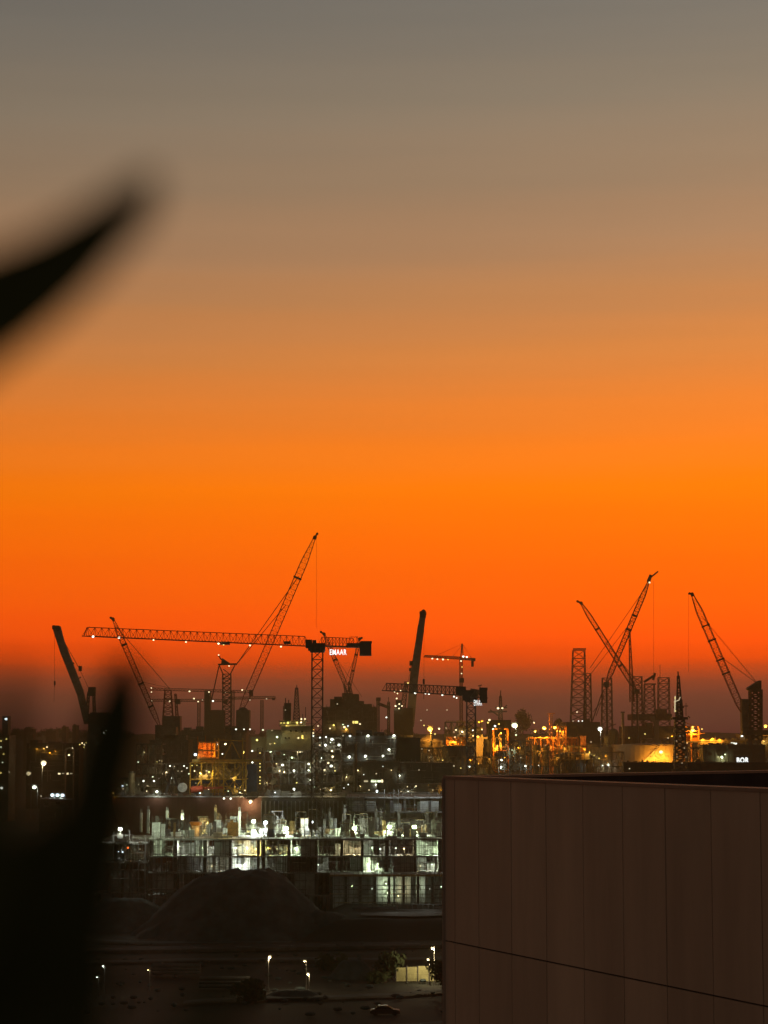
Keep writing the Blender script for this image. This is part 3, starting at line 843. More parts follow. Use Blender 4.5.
rig('drilling rig with three close lattice legs, right of the slim chimney', 1620,
    [(632.6, 641.6, 676.5, 632, 643, 12, .95), (644.5, 654, 684, 644, 656, 11, .85), (658.4, 668.8, 677.5, 658, 670, 11, .85)],
    [(628, 726, 690, 738, 1600, 60), (632, 714, 672, 720, 1606, 30)],
    [('crane_beam', 'steel_black', [((644, 682), (655, 675), 2.2), ((653, 680), (655, 673), 2.2), ((660, 665), (660, 678), .4), ((644, 684), (656, 684), 1.2)]),
     ('deck_house', 'steel_dark', [(646, 723, 653, 729, 1602, 10), (643, 717, 649, 720, 1603, 8), (657, 709, 667, 716, 1604, 8)]),
     ('support_column', 'cream_paint', [(654.6, 720, 659, 744, 1594, 4), (651, 716, 655, 722, 1595, 4)]),
     ('deck_rail', 'steel_yellow', [((659, 733), (663, 742), .8), ((663, 742), (676, 742), .8), ((666, 738), (674, 735), 1.2)])],
    [(645, 734, 'yellow', .9), (629, 738, 'yellow', .7), (672, 736, 'amber', 1.2, 1500), (668, 738, 'dim', .9)], 650)

# drilling derrick on the right
Y = 800
t = thing('drilling_derrick', 'slender stepped derrick with spire top and glowing ladder before the orange tank', 'derrick', base(680, Y))
k = MB(); b = P(680.5, 770, Y); k.lattice((b.x, Y, 0), b, M(15, Y), M(15, Y), 6, M(1.2, Y), M(.7, Y), xb=True)
k.lattice(b, P(679.5, 720, Y), M(12, Y), M(8.5, Y), 8, M(1.4, Y), M(.9, Y), xb=True); k.build('tower', 'steel_dark', t)
k = MB(); k.pbox(673, 717, 688, 719.5, Y - 3, 6); k.pbox(674.5, 706, 684, 708, Y - 2.4, 4.8); k.pbeam((684, 706), (688, 706), Y, .8); k.pbeam((673, 717), (671, 719), Y, .8); k.pbeam((688, 716), (690, 718), Y, 1); k.pbeam((686, 703), (686, 716), Y, .5); k.build('work_platform', 'steel_black', t)
k = MB(); k.lattice(P(679.3, 718, Y), P(679, 700, Y), M(6, Y), M(4.6, Y), 4, M(1.5, Y), M(1.0, Y), xb=True); k.lattice(P(679, 700, Y), P(678.3, 676, Y), M(4, Y), M(1.6, Y), 5, M(1.1, Y), M(.7, Y)); k.pbeam((678.2, 676), (678, 671.5), Y, 1.2); k.build('spire', 'steel_black', t)
k = MB(); k.pbeam((674.8, 712), (675.2, 696), Y - 3, 1.0); k.pbeam((674, 702), (679, 700), Y - 3, .7); k.pbeam((679, 700), (680.2, 697), Y - 3, .6); k.build('ladder', 'glow_dim', t)  # ladder bars emit, standing in for lamplight on the steel
lamps(t, [(675, 698, 'yellow', .6), (675.6, 711, 'yellow', .6), (676.5, 741, 'dim', .5), (684.4, 748, 'dim', .6), (677, 757, 'dim', .5), (682, 763, 'dim', .6), (680, 736, 'dim', .5), (686, 757, 'dim', .5)], Y - 5)


# ------------------------------------------------------------------ shipyard
def yz(Y, z):
    return HY + (HC - z) * F / Y


def lerp(a, b, t): return a + (b - a) * t


def module(name, label, cat, x0, y0, x1, y1, Y, dep, nx, nz, fm='steel_grey', em='pipe_mix', wpx=.9, lm=(), eq=5, seed=1, xb=True, dm='steel_dark', clutter=26, group=None):
    """open steel process module: frame, decks, vessels, pipework and added random lamps"""
    rng = random.Random(seed)
    a, b = P(x0, y1, Y), P(x1, y0, Y)
    t = thing(name, label, cat, Vector(((a.x + b.x) / 2, Y, a.z)), group)
    X = [lerp(a.x, b.x, i / nx) for i in range(nx + 1)]; Z = [lerp(a.z, b.z, i / nz) for i in range(nz + 1)]
    wd = M(wpx, Y); k = MB()
    for yy in (Y + wd / 2, Y + dep - wd / 2):
        for x in X: k.beam((x, yy, a.z), (x, yy, b.z), wd)
        for z in Z[1:]: k.beam((a.x, yy, z), (b.x, yy, z), wd * .8)
        if xb:
            for i in range(nx):
                for j in range(nz):
                    r = rng.random()
                    if r < .5: k.beam((X[i], yy, Z[j]), (X[i + 1], yy, Z[j + 1]), wd * .55)
                    if r < .2 or r > .7: k.beam((X[i + 1], yy, Z[j]), (X[i], yy, Z[j + 1]), wd * .55)
    for x in X:
        for z in Z[1:]: k.beam((x, Y, z), (x, Y + dep, z), wd * .7)
    k.build('frame', fm, t)
    for z in Z[1:]:
        d = MB(); d.box((a.x + .1, Y + wd, z - .25), (b.x - .1, Y + dep - wd, z - .02)); d.build('deck', dm, t)
    for i in range(eq):
        j = rng.randrange(nz); x = rng.uniform(a.x + 1, b.x - 1); h = (Z[j + 1] - Z[j]) * rng.uniform(.5, .9); r = min(h * .35, (b.x - a.x) * .12)
        v = MB(); yy = Y + rng.uniform(.25, .6) * dep
        if rng.random() < .5:
            v.cyl((x, yy, Z[j]), (x, yy, Z[j] + h), r, n=12); v.ball((x, yy, Z[j] + h), r, r, r * .5)
        else:
            x2 = min(b.x - .5, x + r * 4); v.cyl((x, yy, Z[j] + r * 1.3), (x2, yy, Z[j] + r * 1.3), r, n=12); v.ball((x, yy, Z[j] + r * 1.3), r * .5, r, r); v.ball((x2, yy, Z[j] + r * 1.3), r * .5, r, r)
            v.box((x, yy - r * .5, Z[j]), (x + .4, yy + r * .5, Z[j] + r)); v.box((x2 - .4, yy - r * .5, Z[j]), (x2, yy + r * .5, Z[j] + r))
        v.build('vessel', em, t)
    pk = MB()
    for i in range(clutter * 3):
        j = rng.randrange(nz); x = rng.uniform(a.x, b.x); yy = Y + rng.uniform(.0, .5) * dep; pr = wd * rng.uniform(.15, .6)
        z = rng.uniform(Z[j], Z[j + 1])
        r = rng.random()
        if r < .5: pk.beam((x, yy, Z[j]), (x, yy, Z[j] + (Z[j + 1] - Z[j]) * rng.uniform(.4, 1.0)), pr)
        elif r < .85: pk.beam((x, yy, z), (min(b.x, x + rng.uniform(.1, .5) * (b.x - a.x)), yy, z), pr)
        else: pk.box((x, yy, Z[j]), (min(b.x, x + rng.uniform(1, 3)), yy + 1.5, Z[j] + rng.uniform(.8, 2.4)))
    # rails and stubs on the top
    for i in range(clutter // 3):
        x = rng.uniform(a.x, b.x); pk.beam((x, Y + wd, b.z), (x, Y + wd, b.z + rng.uniform(.6, 2.6) * wd), wd * .45)
    pk.beam((a.x, Y + wd, b.z + wd * 1.1), (b.x, Y + wd, b.z + wd * 1.1), wd * .3)
    pk.build('pipework', em, t)
    lamps(t, lm, Y - .8)
    for i in range(min(15, max(3, int((b.x - a.x) / 1.8))) if x0 < 430 else min(7, max(2, int((b.x - a.x) / 3.5)))):
        px = rng.uniform(x0, x1); py = rng.uniform(y0 + 1, min(y1, 792)); kd = rng.choice(['dim', 'dim', 'white', 'green', 'green', 'yellow', 'warm'] if px < 440 else ['amber', 'dim', 'amber', 'amber', 'yellow'])
        lamp(t, px, py, Y - .5, kd, rng.uniform(.3, .9), (150 if px < 440 else 500) if i % 3 == 0 else 0)  # lamps added at random spots; every third one also brightens the module
    return t


def tank(label, px, wpx, ytop, Y, m='tank_paint', roof=.12, rings=3, lm=(), dome=False, name='storage_tank'):
    tp = P(px, ytop, Y); r = M(wpx / 2, Y); yc = Y + r
    t = thing(name, label, 'tank', Vector((tp.x, yc, 0)))
    k = MB(); k.cyl((tp.x, yc, 0), (tp.x, yc, tp.z), r, n=48); k.build('shell', m, t)
    k = MB()
    if dome: k.ball((tp.x, yc, tp.z), r, r, r * roof, 32, 12)
    else: k.cyl((tp.x, yc, tp.z + .02), (tp.x, yc, tp.z + r * roof), r * 1.01, r * .08, 48)
    k.build('roof', m, t)
    for i in range(rings):
        k = MB(); z = tp.z * (1 - .12 * (i + .1)); k.cyl((tp.x, yc, z - .15), (tp.x, yc, z + .15), r + .14, n=48); k.build('stiffener_ring', m, t)
    k = MB()   # spiral stair seen as a slanted rail
    for i in range(14):
        a0 = -math.pi * .85 + i * .09; a1 = a0 + .09
        k.beam((tp.x + (r + .5) * math.cos(a0), yc + (r + .5) * math.sin(a0), tp.z * (.45 + .04 * i)), (tp.x + (r + .5) * math.cos(a1), yc + (r + .5) * math.sin(a1), tp.z * (.45 + .04 * (i + 1))), .25)
    k.build('stair', 'steel_grey', t)
    for l in lm: lamp(t, l[0], l[1], Y - 1.5, *l[2:])
    return t


def block(name, label, cat, x0, y0, x1, Y, dep, m='tank_grey', lm=(), win=(), y1=None, roofy=(), z0=0.0):
    """solid building or deck house with recessed windows and rooftop pieces"""
    a, b = P(x0, y0, Y), P(x1, y0, Y); zb = z0 if y1 is None else P(x0, y1, Y).z
    t = thing(name, label, cat, Vector(((a.x + b.x) / 2, Y, zb)))
    k = MB(); k.box((a.x, Y, zb), (b.x, Y + dep, a.z)); k.build('wall', m, t)
    k = MB(); k.box((a.x - .3, Y - .3, a.z + .003), (b.x + .3, Y + dep + .3, a.z + .45)); k.build('roof', m, t)
    rb = MB(); n = max(3, int((b.x - a.x) / 4.5))
    for i in range(n + 1):
        x = lerp(a.x, b.x, i / n); rb.box((x - .14, Y - .16, zb), (x + .14, Y - .003, a.z - .1))
    rb.build('wall_ribs', m, t)
    for (wx0, wy0, wx1, wy1, wm) in win:
        k = MB(); k.pbox(wx0, wy0, wx1, wy1, Y - .12, .1); k.build('window', wm, t)
    for rr in roofy:
        k = MB(); k.pbox(rr[0], rr[1], rr[2], y0 - .05, Y + 1.5, dep * .4); k.build('roof_unit', m, t)
    lamps(t, lm, Y - 1.0)
    if (b.x - a.x) > 9 and name != 'boundary_wall':
        rg = random.Random(int(x0 * 13 + y0)); un = M(1, Y); cl = MB()
        for i in range(int((x1 - x0) * .9)):
            x = rg.uniform(a.x + .3, b.x - 1); yy = Y + rg.uniform(.5, dep * .6); q = rg.random()
            if q < .45: cl.beam((x, yy, a.z + .45), (x, yy, a.z + .45 + un * rg.uniform(.6, 4)), un * rg.uniform(.25, .5))
            elif q < .75: cl.box((x, yy, a.z + .45), (x + un * rg.uniform(.8, 3), yy + 2, a.z + .45 + un * rg.uniform(.5, 1.8)))
            else: cl.beam((x, yy, a.z + .45 + un * rg.uniform(.5, 1.6)), (min(b.x, x + un * rg.uniform(3, 9)), yy, a.z + .45 + un * rg.uniform(.5, 1.6)), un * .35)
        cl.build('roof_pipework', 'pipe_mix', t)
        fp = MB(); zl = max(zb, a.z - un * 40)
        for i in range(int((x1 - x0) * 1.1)):
            x = rg.uniform(a.x, b.x - .5); z = rg.uniform(zl, a.z - .5)
            if rg.random() < .5: fp.beam((x, Y - .5, z), (x, Y - .5, min(a.z, z + un * rg.uniform(2, 14))), un * rg.uniform(.2, .6))
            else: fp.beam((x, Y - .6, z), (min(b.x, x + un * rg.uniform(2, 16)), Y - .6, z), un * rg.uniform(.2, .6))
        fp.build('wall_pipework', 'pipe_mix', t)
    return t


def pole_lamp(label, px, py, Y, kind='white', r=1.2, power=300, z0=0.0, group=None, cat='lamp post', name='lamp_post', arm=1.4):
    c = P(px, py, Y); t = thing(name, label, cat, Vector((c.x, Y, z0)), group)
    pr = max(.07, M(.3, Y))
    k = MB(); k.cyl((c.x + arm, Y, z0), (c.x + arm, Y, c.z + .3), pr, pr * .6, 8); k.beam((c.x + arm, Y, c.z + .3), (c.x, Y - .1, c.z + M(r, Y) * .9), pr)
    k.cyl((c.x + arm, Y, z0), (c.x + arm, Y, z0 + .6), pr * 2, n=8); k.build('pole', 'steel_grey', t)
    k = MB(); rr = M(r, Y); k.box((c.x - rr, Y - rr * .5, c.z + rr * .86), (c.x + rr, Y + rr * .5, c.z + rr * 1.15)); k.build('hood', 'steel_grey', t)
    k = MB(); k.ball(c, rr, rr * .6, rr * .8); k.build('lamp_head', 'glow_' + kind, t)
    if power: light(c + Vector((0, -rr * .8, -rr * 1.1)), power, kind, t)
    return t


# ---- the long hull with topsides under construction
YH = 700; ZD = 21.0
hu = thing('ship_hull', 'long dark ship hull lying behind the lit building site, with modules on its deck', 'ship', Vector((P(280, HY, YH).x, YH, 0)))
xa, xb_ = P(112, HY, YH).x, P(520, HY, YH).x
xm = P(262, HY, YH).x
k = MB(); k.add([(xa - 6, YH + 30, 0), (xa + 5, YH, 0), (xm, YH, 0), (xm, YH + 66, 0), (xa + 5, YH + 66, 0), (xa - 12, YH + 30, ZD), (xa, YH, ZD), (xm, YH, ZD), (xm, YH + 66, ZD), (xa, YH + 66, ZD)],
            [(4, 3, 2, 1, 0), (5, 6, 7, 8, 9), (0, 1, 6, 5), (1, 2, 7, 6), (2, 3, 8, 7), (3, 4, 9, 8), (4, 0, 5, 9)]); k.build('bow_hull', 'hull_red', hu)
k = MB(); k.box((xm + .01, YH, 0), (xb_, YH + 66, ZD)); k.build('stern_hull', 'hull_dark', hu)
k = MB(); k.box((xa, YH - .25, ZD + .003), (xb_, YH + .2, ZD + .35)); k.build('deck_edge', 'concrete', hu)  # pale strip added so the deck line reads as lit
k = MB()
for i in range(62):
    x = lerp(xm, xb_, i / 61); k.box((x - .12, YH - .35, 8), (x + .12, YH - .003, ZD - 1.2))
k.build('side_frames', 'steel_grey', hu)
k = MB()
for i in range(70):
    x = lerp(xa, xb_, i / 69); k.beam((x, YH + .5, ZD), (x, YH + .5, ZD + 1.2), .12)
for z in (.6, 1.2): k.beam((xa, YH + .5, ZD + z), (xb_, YH + .5, ZD + z), .1)
k.build('rail', 'steel_grey', hu)
rng = random.Random(8); k = MB()
for i in range(70):
    x = rng.uniform(xa, xb_); yy = YH + rng.uniform(1.2, 9); sx, sz = rng.uniform(.5, 3), rng.uniform(.4, 2.2)
    k.box((x, yy, ZD), (x + sx, yy + 1.2, ZD + sz))
k.build('deck_fittings', 'pipe_mix', hu)
lamps(hu, [(157, 791.5, 'white', 1.9, 700), (122.6, 786, 'cool', 1.4, 250), (143.5, 781, 'white', 1.3, 250), (154, 781, 'white', 1.1, 150), (294, 789, 'white', 1.7, 700), (331, 790, 'warm', 1.6, 600), (240, 792.6, 'warm', .7, 260), (275, 792.5, 'cool', .8, 260), (200, 793, 'cool', .6, 200),
           (377, 791, 'cool', 1.6, 300), (113, 793, 'orange', .9, 250), (320, 793, 'dim', .6, 120)], YH - 1.2)
lamps(hu, [(224, 798.4, 'white', 1.2, 100), (230.8, 798.6, 'white', 1.2, 100), (250.5, 801.5, 'warm', 3.2, 2200)], YH - 2.2)

yd = yz(708, ZD)
# yellow topside module
t = module('process_module', 'yellow lattice topside module with dim lit pipework standing on the ship deck', 'process module', 190, 763, 246, yz(712, ZD), 712, 16, 5, 2, 'steel_yellow', 'pipe_warm', 1.2,
           [(225.4, 744, 'warm', 1.5, 900), (218, 744.3, 'white', .9), (222.4, 754, 'white', .9), (209, 772, 'yellow', 1.3, 900), (194.5, 771, 'warm', .9), (200, 773, 'dim', .7, 250), (184, 766, 'white', .9), (187, 768, 'white', .6), (232, 778, 'dim', .5, 500), (238, 788, 'dim', .4, 300)], 5, 3)
k = MB()
for x in (214.6, 218.4, 242.6): k.pbeam((x, 738), (x, yz(711, ZD)), 711, 1.3)
k.pbeam((219, 788), (240, 765), 711, 1.0); k.pbeam((219, 766), (242, 790), 711, 1.0); k.pbeam((224, 786), (243, 791), 711, 1.0); k.pbeam((192, 760.6), (262, 760.4), 711, 2.2)
for a_, b_ in (((224, 758), (232, 742)), ((232, 742), (240, 758)), ((218, 740), (246, 741))): k.pbeam(a_, b_, 711, .9)
k.build('leg', 'steel_yellow', t)
oh = thing('deck_house', 'bright orange lit two storey deck house on top of the yellow lattice module', 'deck house', P(207, 760, 709))
Y = 709
k = MB(); k.pbox(197.5, 741.5, 216.5, 743.2, Y - 1, 9); k.build('roof', 'steel_orange', oh)
k = MB(); k.pbox(197.5, 749.6, 216.5, 751.2, Y - 1, 9); k.pbox(197.5, 757.4, 216.5, 759, Y - 1, 9); k.build('deck', 'steel_orange', oh)
k = MB(); k.pbox(198.5, 743.2, 215.5, 757.4, Y + 4, 3); k.build('wall', 'steel_orange', oh)
k = MB()
for x in (198, 202.5, 207, 211.5, 216): k.pbeam((x, 743), (x, 759), Y - .6, .8)
for x in (200, 205, 209, 213.5): k.pbeam((x, 746.6), (x, 750), Y - .6, .4); k.pbeam((x, 754), (x, 758), Y - .6, .4)
k.pbeam((197.5, 746.6), (216.5, 746.6), Y - .6, .5); k.pbeam((197.5, 754.4), (216.5, 754.4), Y - .6, .5); k.pbeam((197.8, 736.5), (197.8, 742), Y, 1); k.pbeam((205.5, 735.5), (205.5, 742), Y, .9)
k.build('frame', 'steel_orange', oh)
lamps(oh, [(195.4, 754.6, 'cool', 2.4, 260)], Y - 1.5)
for x, y in ((202, 747.5), (211, 747.5), (203, 755), (212, 755)): light(P(x, y, Y + 1.2), 300, 'amber', oh)  # unseen amber lights brighten the deck house
for i, (x0, y0, x1, y1, lab) in enumerate([(190, 780.5, 211.5, yd, 'blue tarpaulin covered box under the yellow module, next to the red cylinder'), (219.5, 776, 241, yd, 'blue tarpaulin covered box between the yellow legs of the topside module'),
                                           (245.5, 764, 257.5, yd, 'tall blue tarpaulin covered box left of the column of stair lamps')]):
    a_, b_ = P(x0, y1, 722), P(x1, y0, 722); k = MB(); W_ = b_.x - a_.x
    pts = [(a_.x, 722, ZD), (b_.x, 722, ZD), (b_.x, 722, b_.z - .5), (lerp(a_.x, b_.x, .7), 722, b_.z - .1), (lerp(a_.x, b_.x, .45), 722, b_.z + .15), (a_.x + .3, 722, b_.z - .3)]
    k.prism([Vector(p) for p in pts], 5)
    o = k.build('covered_box', 'blue_tarp', None, (lerp(a_.x, b_.x, .5), 722, ZD)); tag(o, lab, 'box')
k = MB(); p = P(192, 789.6, 706); q = P(203, 788.2, 706); k.cyl(p, q, 1.1, .9, 14); k.ball(p, .7, 1.1, 1.1); k.beam(q, q + Vector((6.5, 0, .2)), .7)
o = k.build('mooring_buoy', mat('buoy_red', (0.5, 0.1, 0.06)), None, P(197, 792, 706)); tag(o, 'red cylinder lying on the ship deck in front of the blue box', 'buoy')
light(P(196, 785, 703), 120, 'warm', oh)  # unseen light on the red cylinder

# dark modules left
module('process_module', 'dark grey lattice module at the left end of the ship deck beside a pale post', 'process module', 136, 744, 162, yz(730, ZD), 730, 14, 4, 5, 'steel_dark', 'pipe_mix', .8, [(144, 752, 'dim', .5, 120)], 6, 9)
o = thing('pale_post', 'thick pale upright post on the left end of the ship deck', 'post', P(131.8, yz(716, ZD), 716))
k = MB(); p = P(131.8, yz(716, ZD), 716); k.cyl(p, P(131.8, 773, 716), 1.0, 1.0, 14); k.build('shaft', 'cream_paint', o)
k = MB(); k.cyl(P(131.8, 773, 716), P(131.8, 771.4, 716), 1.25, 1.25, 14); k.build('cap', 'steel_grey', o)
light(P(137, 778, 711), 350, 'warm', o)  # unseen light on the pale post
block('crane_base', 'dark stepped block under the thin left leaning boom crane', 'crane base', 150, 741, 188, 990, 26, 'steel_dark', [], (), None, ((160, 727, 176), (164, 735, 186)))
t = module('process_module', 'dark block-filled module just left of the yellow lattice module on deck', 'process module', 158, 764, 189, yz(735, ZD), 735, 14, 4, 3, 'steel_dark', 'pipe_mix', .8, [(170, 766, 'white', 1.0, 60), (174.4, 766.5, 'dim', .6), (171, 778, 'white', 1.0, 80), (178, 771, 'dim', .5)], 9, 21)
ds = thing('anchor_winch', 'dark tilted winch frame with a pale round drum, on deck left of the blue boxes', 'winch', P(176, yz(706, ZD), 706))
k = MB(); k.pbeam((166, 794), (172, 770), 706, 2.4); k.pbeam((180, 794), (172, 768), 706, 2.0); k.pbeam((168, 785), (179, 785), 706, 1.2); k.pbeam((165, 778), (175, 800), 706, .8); k.build('frame', 'steel_black', ds)
k = MB(); p = P(182.5, 787.5, 705); k.cyl(p - Vector((0, .6, 0)), p + Vector((0, 1, 0)), 1.5, 1.5, 20); k.cyl(p - Vector((0, .62, 0)), p - Vector((0, .8, 0)), .6, .6, 14); k.build('drum', 'pale_sheet', ds)
light(P(187, 783, 700), 110, 'white', ds)  # unseen light on the winch drum

# stair tower with a string of lamps
st = thing('stair_tower', 'slim stair tower hung with a vertical string of small yellow lamps', 'stair tower', P(260, yd, 715))
k = MB(); k.lattice(P(260, yz(716, ZD), 716), P(260, 748, 716), 1.8, 1.8, 12, .18, .12); k.build('frame', 'steel_grey', st)
k = MB()
for i in range(10):
    z = lerp(785, 750, i / 10); k.pbeam((258, z), (262, z - 2.6), 715.6, .5)
k.build('stair_flights', 'steel_grey', st)
lamps(st, [(260, y, 'yellow', .75) for y in (753, 760, 763.7, 767, 770.6, 777, 780.5, 783.6)], 714)

module('process_module', 'grey green lit pipe module between the stair tower lamps and the tower crane mast', 'process module', 264, 751, 314, yz(720, ZD), 720, 16, 6, 4, 'steel_grey', 'pipe_mix', .7,
       [(270.4, 752, 'green', 1.1, 160), (276.5, 764, 'dim', .8, 100), (282.6, 765, 'white', 1.8, 420), (279.5, 770.8, 'warm', 1.0, 60), (284.2, 772, 'warm', .9, 60), (292, 757.6, 'green', 1.3, 200), (294, 770.6, 'white', 1.6, 260), (308.6, 764, 'white', 1.5, 260), (308.6, 770.3, 'white', 1.3, 120), (297.6, 752, 'warm', .7), (300, 752, 'warm', .8), (302, 752, 'dim', .6), (267, 783, 'dim', .3, 260)], 10, 31, clutter=60)
module('process_module', 'cluttered lamp covered module right behind the tower crane mast', 'process module', 313, 738, 341, yz(726, ZD), 726, 16, 4, 5, 'steel_dark', 'pipe_mix', .8,
       [(322, 758, 'green', 1.0, 160), (332, 739.4, 'white', 2.4, 420), (325.4, 745, 'white', 1.9, 260), (339, 745, 'white', 1.9, 260), (320, 745, 'warm', .8), (332, 751, 'warm', 1.5, 160), (332.6, 756.5, 'warm', 1.2, 80), (322, 758, 'white', 1.4, 100), (328.4, 763, 'warm', 1.3, 80), (331.2, 766, 'white', 2.1, 300), (324.5, 770, 'warm', 1.1, 80), (334.6, 767.6, 'dim', .6), (326, 737, 'white', 1.2), (313, 735.8, 'white', 1.6, 60), (320, 737.6, 'white', 1.0), (332, 788, 'yellow', .4, 160)], 7, 47, clutter=50)

# accommodation block of the ship
Y = 752
ab = thing('ship_superstructure', 'cream ship accommodation block with a yellow lit top deck and portholes', 'superstructure', P(290, yz(Y, ZD), Y))
k = MB(); k.pbox(281, 726, 313, 751, Y, 14); k.pbox(266.5, 730, 281, 751, Y + 2, 12); k.pbox(251, 737, 266.5, 752, Y + 4, 10); k.pbox(281, 751, 313, yz(Y, ZD), Y + 1, 12); k.build('wall', 'cream_paint', ab)
k = MB(); k.pbox(280, 721.3, 305, 726, Y + 2, 8); k.build('bridge', 'cream_paint', ab)
k = MB(); k.pbox(278.6, 720.6, 308, 721.3, Y - .8, 12); k.pbox(279, 725.6, 314.5, 726.4, Y - 1.4, 16); k.pbox(266, 729.6, 281, 730.2, Y + 1, 13); k.build('deck', 'cream_paint', ab)
for x, y in ((290.9, 731), (285.6, 738), (289, 738), (296, 731), (302, 731.6)):
    k = MB(); p = P(x, y, Y - .05); k.cyl(p - Vector((0, .12, 0)), p + Vector((0, .02, 0)), .32, n=12); k.build('porthole', 'glass_dark', ab)
k = MB(); k.lattice(P(296.6, 722, Y + 6), P(296.6, 688, Y + 6), M(6.4, Y), M(2.4, Y), 10, M(.9, Y), M(.6, Y)); k.pbeam((296.8, 690), (296.8, 685), Y + 6, .7); k.build('mast', 'steel_dark', ab)
k = MB(); k.pbox(284, 703, 291, 721, Y + 8, 4); k.pbeam((285.6, 703), (285.6, 698), Y + 8, .9); k.pbeam((288.6, 703), (288.6, 700), Y + 8, .9); k.build('funnel', 'tank_grey', ab)
k = MB(); k.pbeam((283.4, 706), (283.4, 720), Y + 5, .8); k.pbeam((305.6, 707), (305.6, 721), Y + 5, .7); k.pbeam((302.6, 714), (302.6, 721), Y + 5, .6); k.build('antenna', 'steel_dark', ab)
k = MB()
for i in range(22): k.pbeam((279 + i * 1.65, 723.6), (279 + i * 1.65, 725.7), Y - 1.3, .25)
k.pbeam((279, 723.6), (314, 723.6), Y - 1.3, .3); k.build('rail', 'steel_grey', ab)
lamps(ab, [(281, 723, 'yellow', .8), (284, 723, 'yellow', .7), (288, 722.8, 'yellow', 1.5, 420), (297, 722.6, 'yellow', 1.1, 300), (301, 722.3, 'warm', 1.2, 120), (301.4, 719, 'warm', 1.1), (305, 719, 'warm', 1.0), (285.4, 710, 'dim', .5)], Y - 1.8)
lamps(ab, [(263, 730, 'green', 1.0, 60), (272, 730.5, 'dim', .6), (257, 740, 'yellow', 1.7, 200), (277, 737, 'green', 1.5, 200), (243.4, 752, 'yellow', 1.6, 160), (252.2, 751, 'white', 1.2, 60), (252.4, 762.4, 'white', 1.3, 100), (298.4, 738, 'warm', 1.0), (302.5, 736, 'yellow', 1.3, 90), (302.4, 738, 'yellow', 1.0, 60), (314, 729.5, 'orange', .6), (313.2, 733, 'warm', .9), (318, 726, 'warm', .8),
           (270, 744, 'dim', .7), (274.6, 743.4, 'yellow', .7, 50)], Y - 2.4)

# hull slopes and dark blocks behind
block('dry_dock_wall', 'tall black dock wall dotted with white wall lamps, right of the tower crane mast', 'dock wall', 318, 737, 396, 792, 22, 'hull_dark',
      [(350, 736, 'white', 1.5, 160), (368, 735.8, 'white', 2.1, 420), (394, 735.6, 'white', 2.1, 420), (389, 749.4, 'white', 1.8, 320), (349.3, 756.7, 'white', 2.1, 420), (365.4, 756, 'white', 1.9, 320), (383, 755.8, 'white', 1.5, 160), (343, 735.6, 'dim', .8)], (), None, ((342, 733, 352), (356, 730, 372), (374, 732, 384)))
block('storage_shed', 'dark square shed between the dock wall lamps and the domed brown tank', 'shed', 396.5, 739, 420, 800, 16, 'hull_dark', [(394.8, 756, 'dim', .8, 60), (422, 749, 'dim', .5)], (), None, ((399, 737.4, 416),))
block('workshop', 'long grey workshop with a lit strip of windows, behind the rear concrete building', 'workshop', 362, 764, 452, 770, 20, 'tank_grey', [(419, 770, 'dim', .6)],
      [(364, 780.2, 368, 782, 'glow_dim'), (371, 780, 381, 782.2, 'glow_green'), (381.4, 779.6, 383, 782.4, 'glow_warm'), (424, 784, 429, 785.6, 'glow_amber')], None, ((384, 762, 392),))
po = thing('vent_mast', 'plain pale upright mast in front of the dark dock wall', 'mast', P(356, yz(760, ZD), 760))
k = MB(); k.cyl(P(356, yz(765, ZD), 765), P(355.6, 744, 765), .55, .45, 10); k.build('shaft', 'tank_paint', po)
k = MB(); k.cyl(P(355.6, 744, 765), P(355.6, 742.6, 765), .7, .7, 10); k.build('cap', 'steel_grey', po)
# big dark vessel masses carrying the twin booms
block('ship_superstructure', 'bulky dark stepped ship block under the two crossing booms, above the dock wall', 'superstructure', 323, 708, 376, 1140, 30, 'steel_dark',
      [(333.6, 725, 'yellow', 1.2, 300), (330, 728.4, 'warm', .9), (344.4, 727, 'warm', 1.6, 300), (346.3, 729.4, 'orange', 1.2, 500), (343, 724.5, 'green', .8), (348, 726, 'cool', .8), (360, 724, 'warm', 1.0), (337.3, 704, 'dim', .8)], [(352.5, 721, 358.5, 723.8, 'glow_yellow')], None,
      ((330, 699, 345), (334, 696.6, 342), (345, 701, 364), (364, 704, 372)))
gt = thing('gantry_frame', 'dark portal gantry frame standing left of the central box boom crane', 'gantry', base(384, 1010))
Y = 1010
k = MB(); k.lattice(P(378, 740, Y), P(378, 699, Y), M(2.6, Y), M(2.4, Y), 12, M(.9, Y), M(.6, Y)); k.pbox(376, 697.5, 380.6, 701, Y - 1, 2); k.build('leg', 'steel_dark', gt)
k = MB(); k.lattice(P(388.6, 740, Y), P(388.6, 702, Y), M(2.2, Y), M(2, Y), 12, M(.9, Y), M(.6, Y)); k.pbeam((388.6, 702), (388.6, 697), Y, .6); k.build('leg', 'steel_dark', gt)
k = MB(); k.lattice(P(378, 703.5, Y), P(390, 708, Y), M(2, Y), M(2, Y), 6, M(.9, Y), M(.6, Y)); k.build('crossbeam', 'steel_dark', gt)
k = MB(); k.pbox(376, 736, 392, 742, Y - 2, 10); k.box((P(376, 742, Y).x, Y - 2, 0), (P(392, 742, Y).x, Y + 8, P(376, 742, Y).z)); k.build('base', 'steel_dark', gt)
lamp(gt, 386.4, 717.4, Y - 3, 'white', 1.0)
block('slab_tower', 'brown slab block with a thin tall fin, left of the lattice crane mast', 'building', 204.5, 729, 246, 1020, 20, 'hull_brown', [], (), None, ((206, 726, 238),))
block('yard_building', 'low flat dark building on the yard right of the thin left leaning crane', 'building', 178, 731, 206, 1120, 24, 'steel_dark', [], (), None, ((184, 727.6, 190), (196, 726.4, 203)))

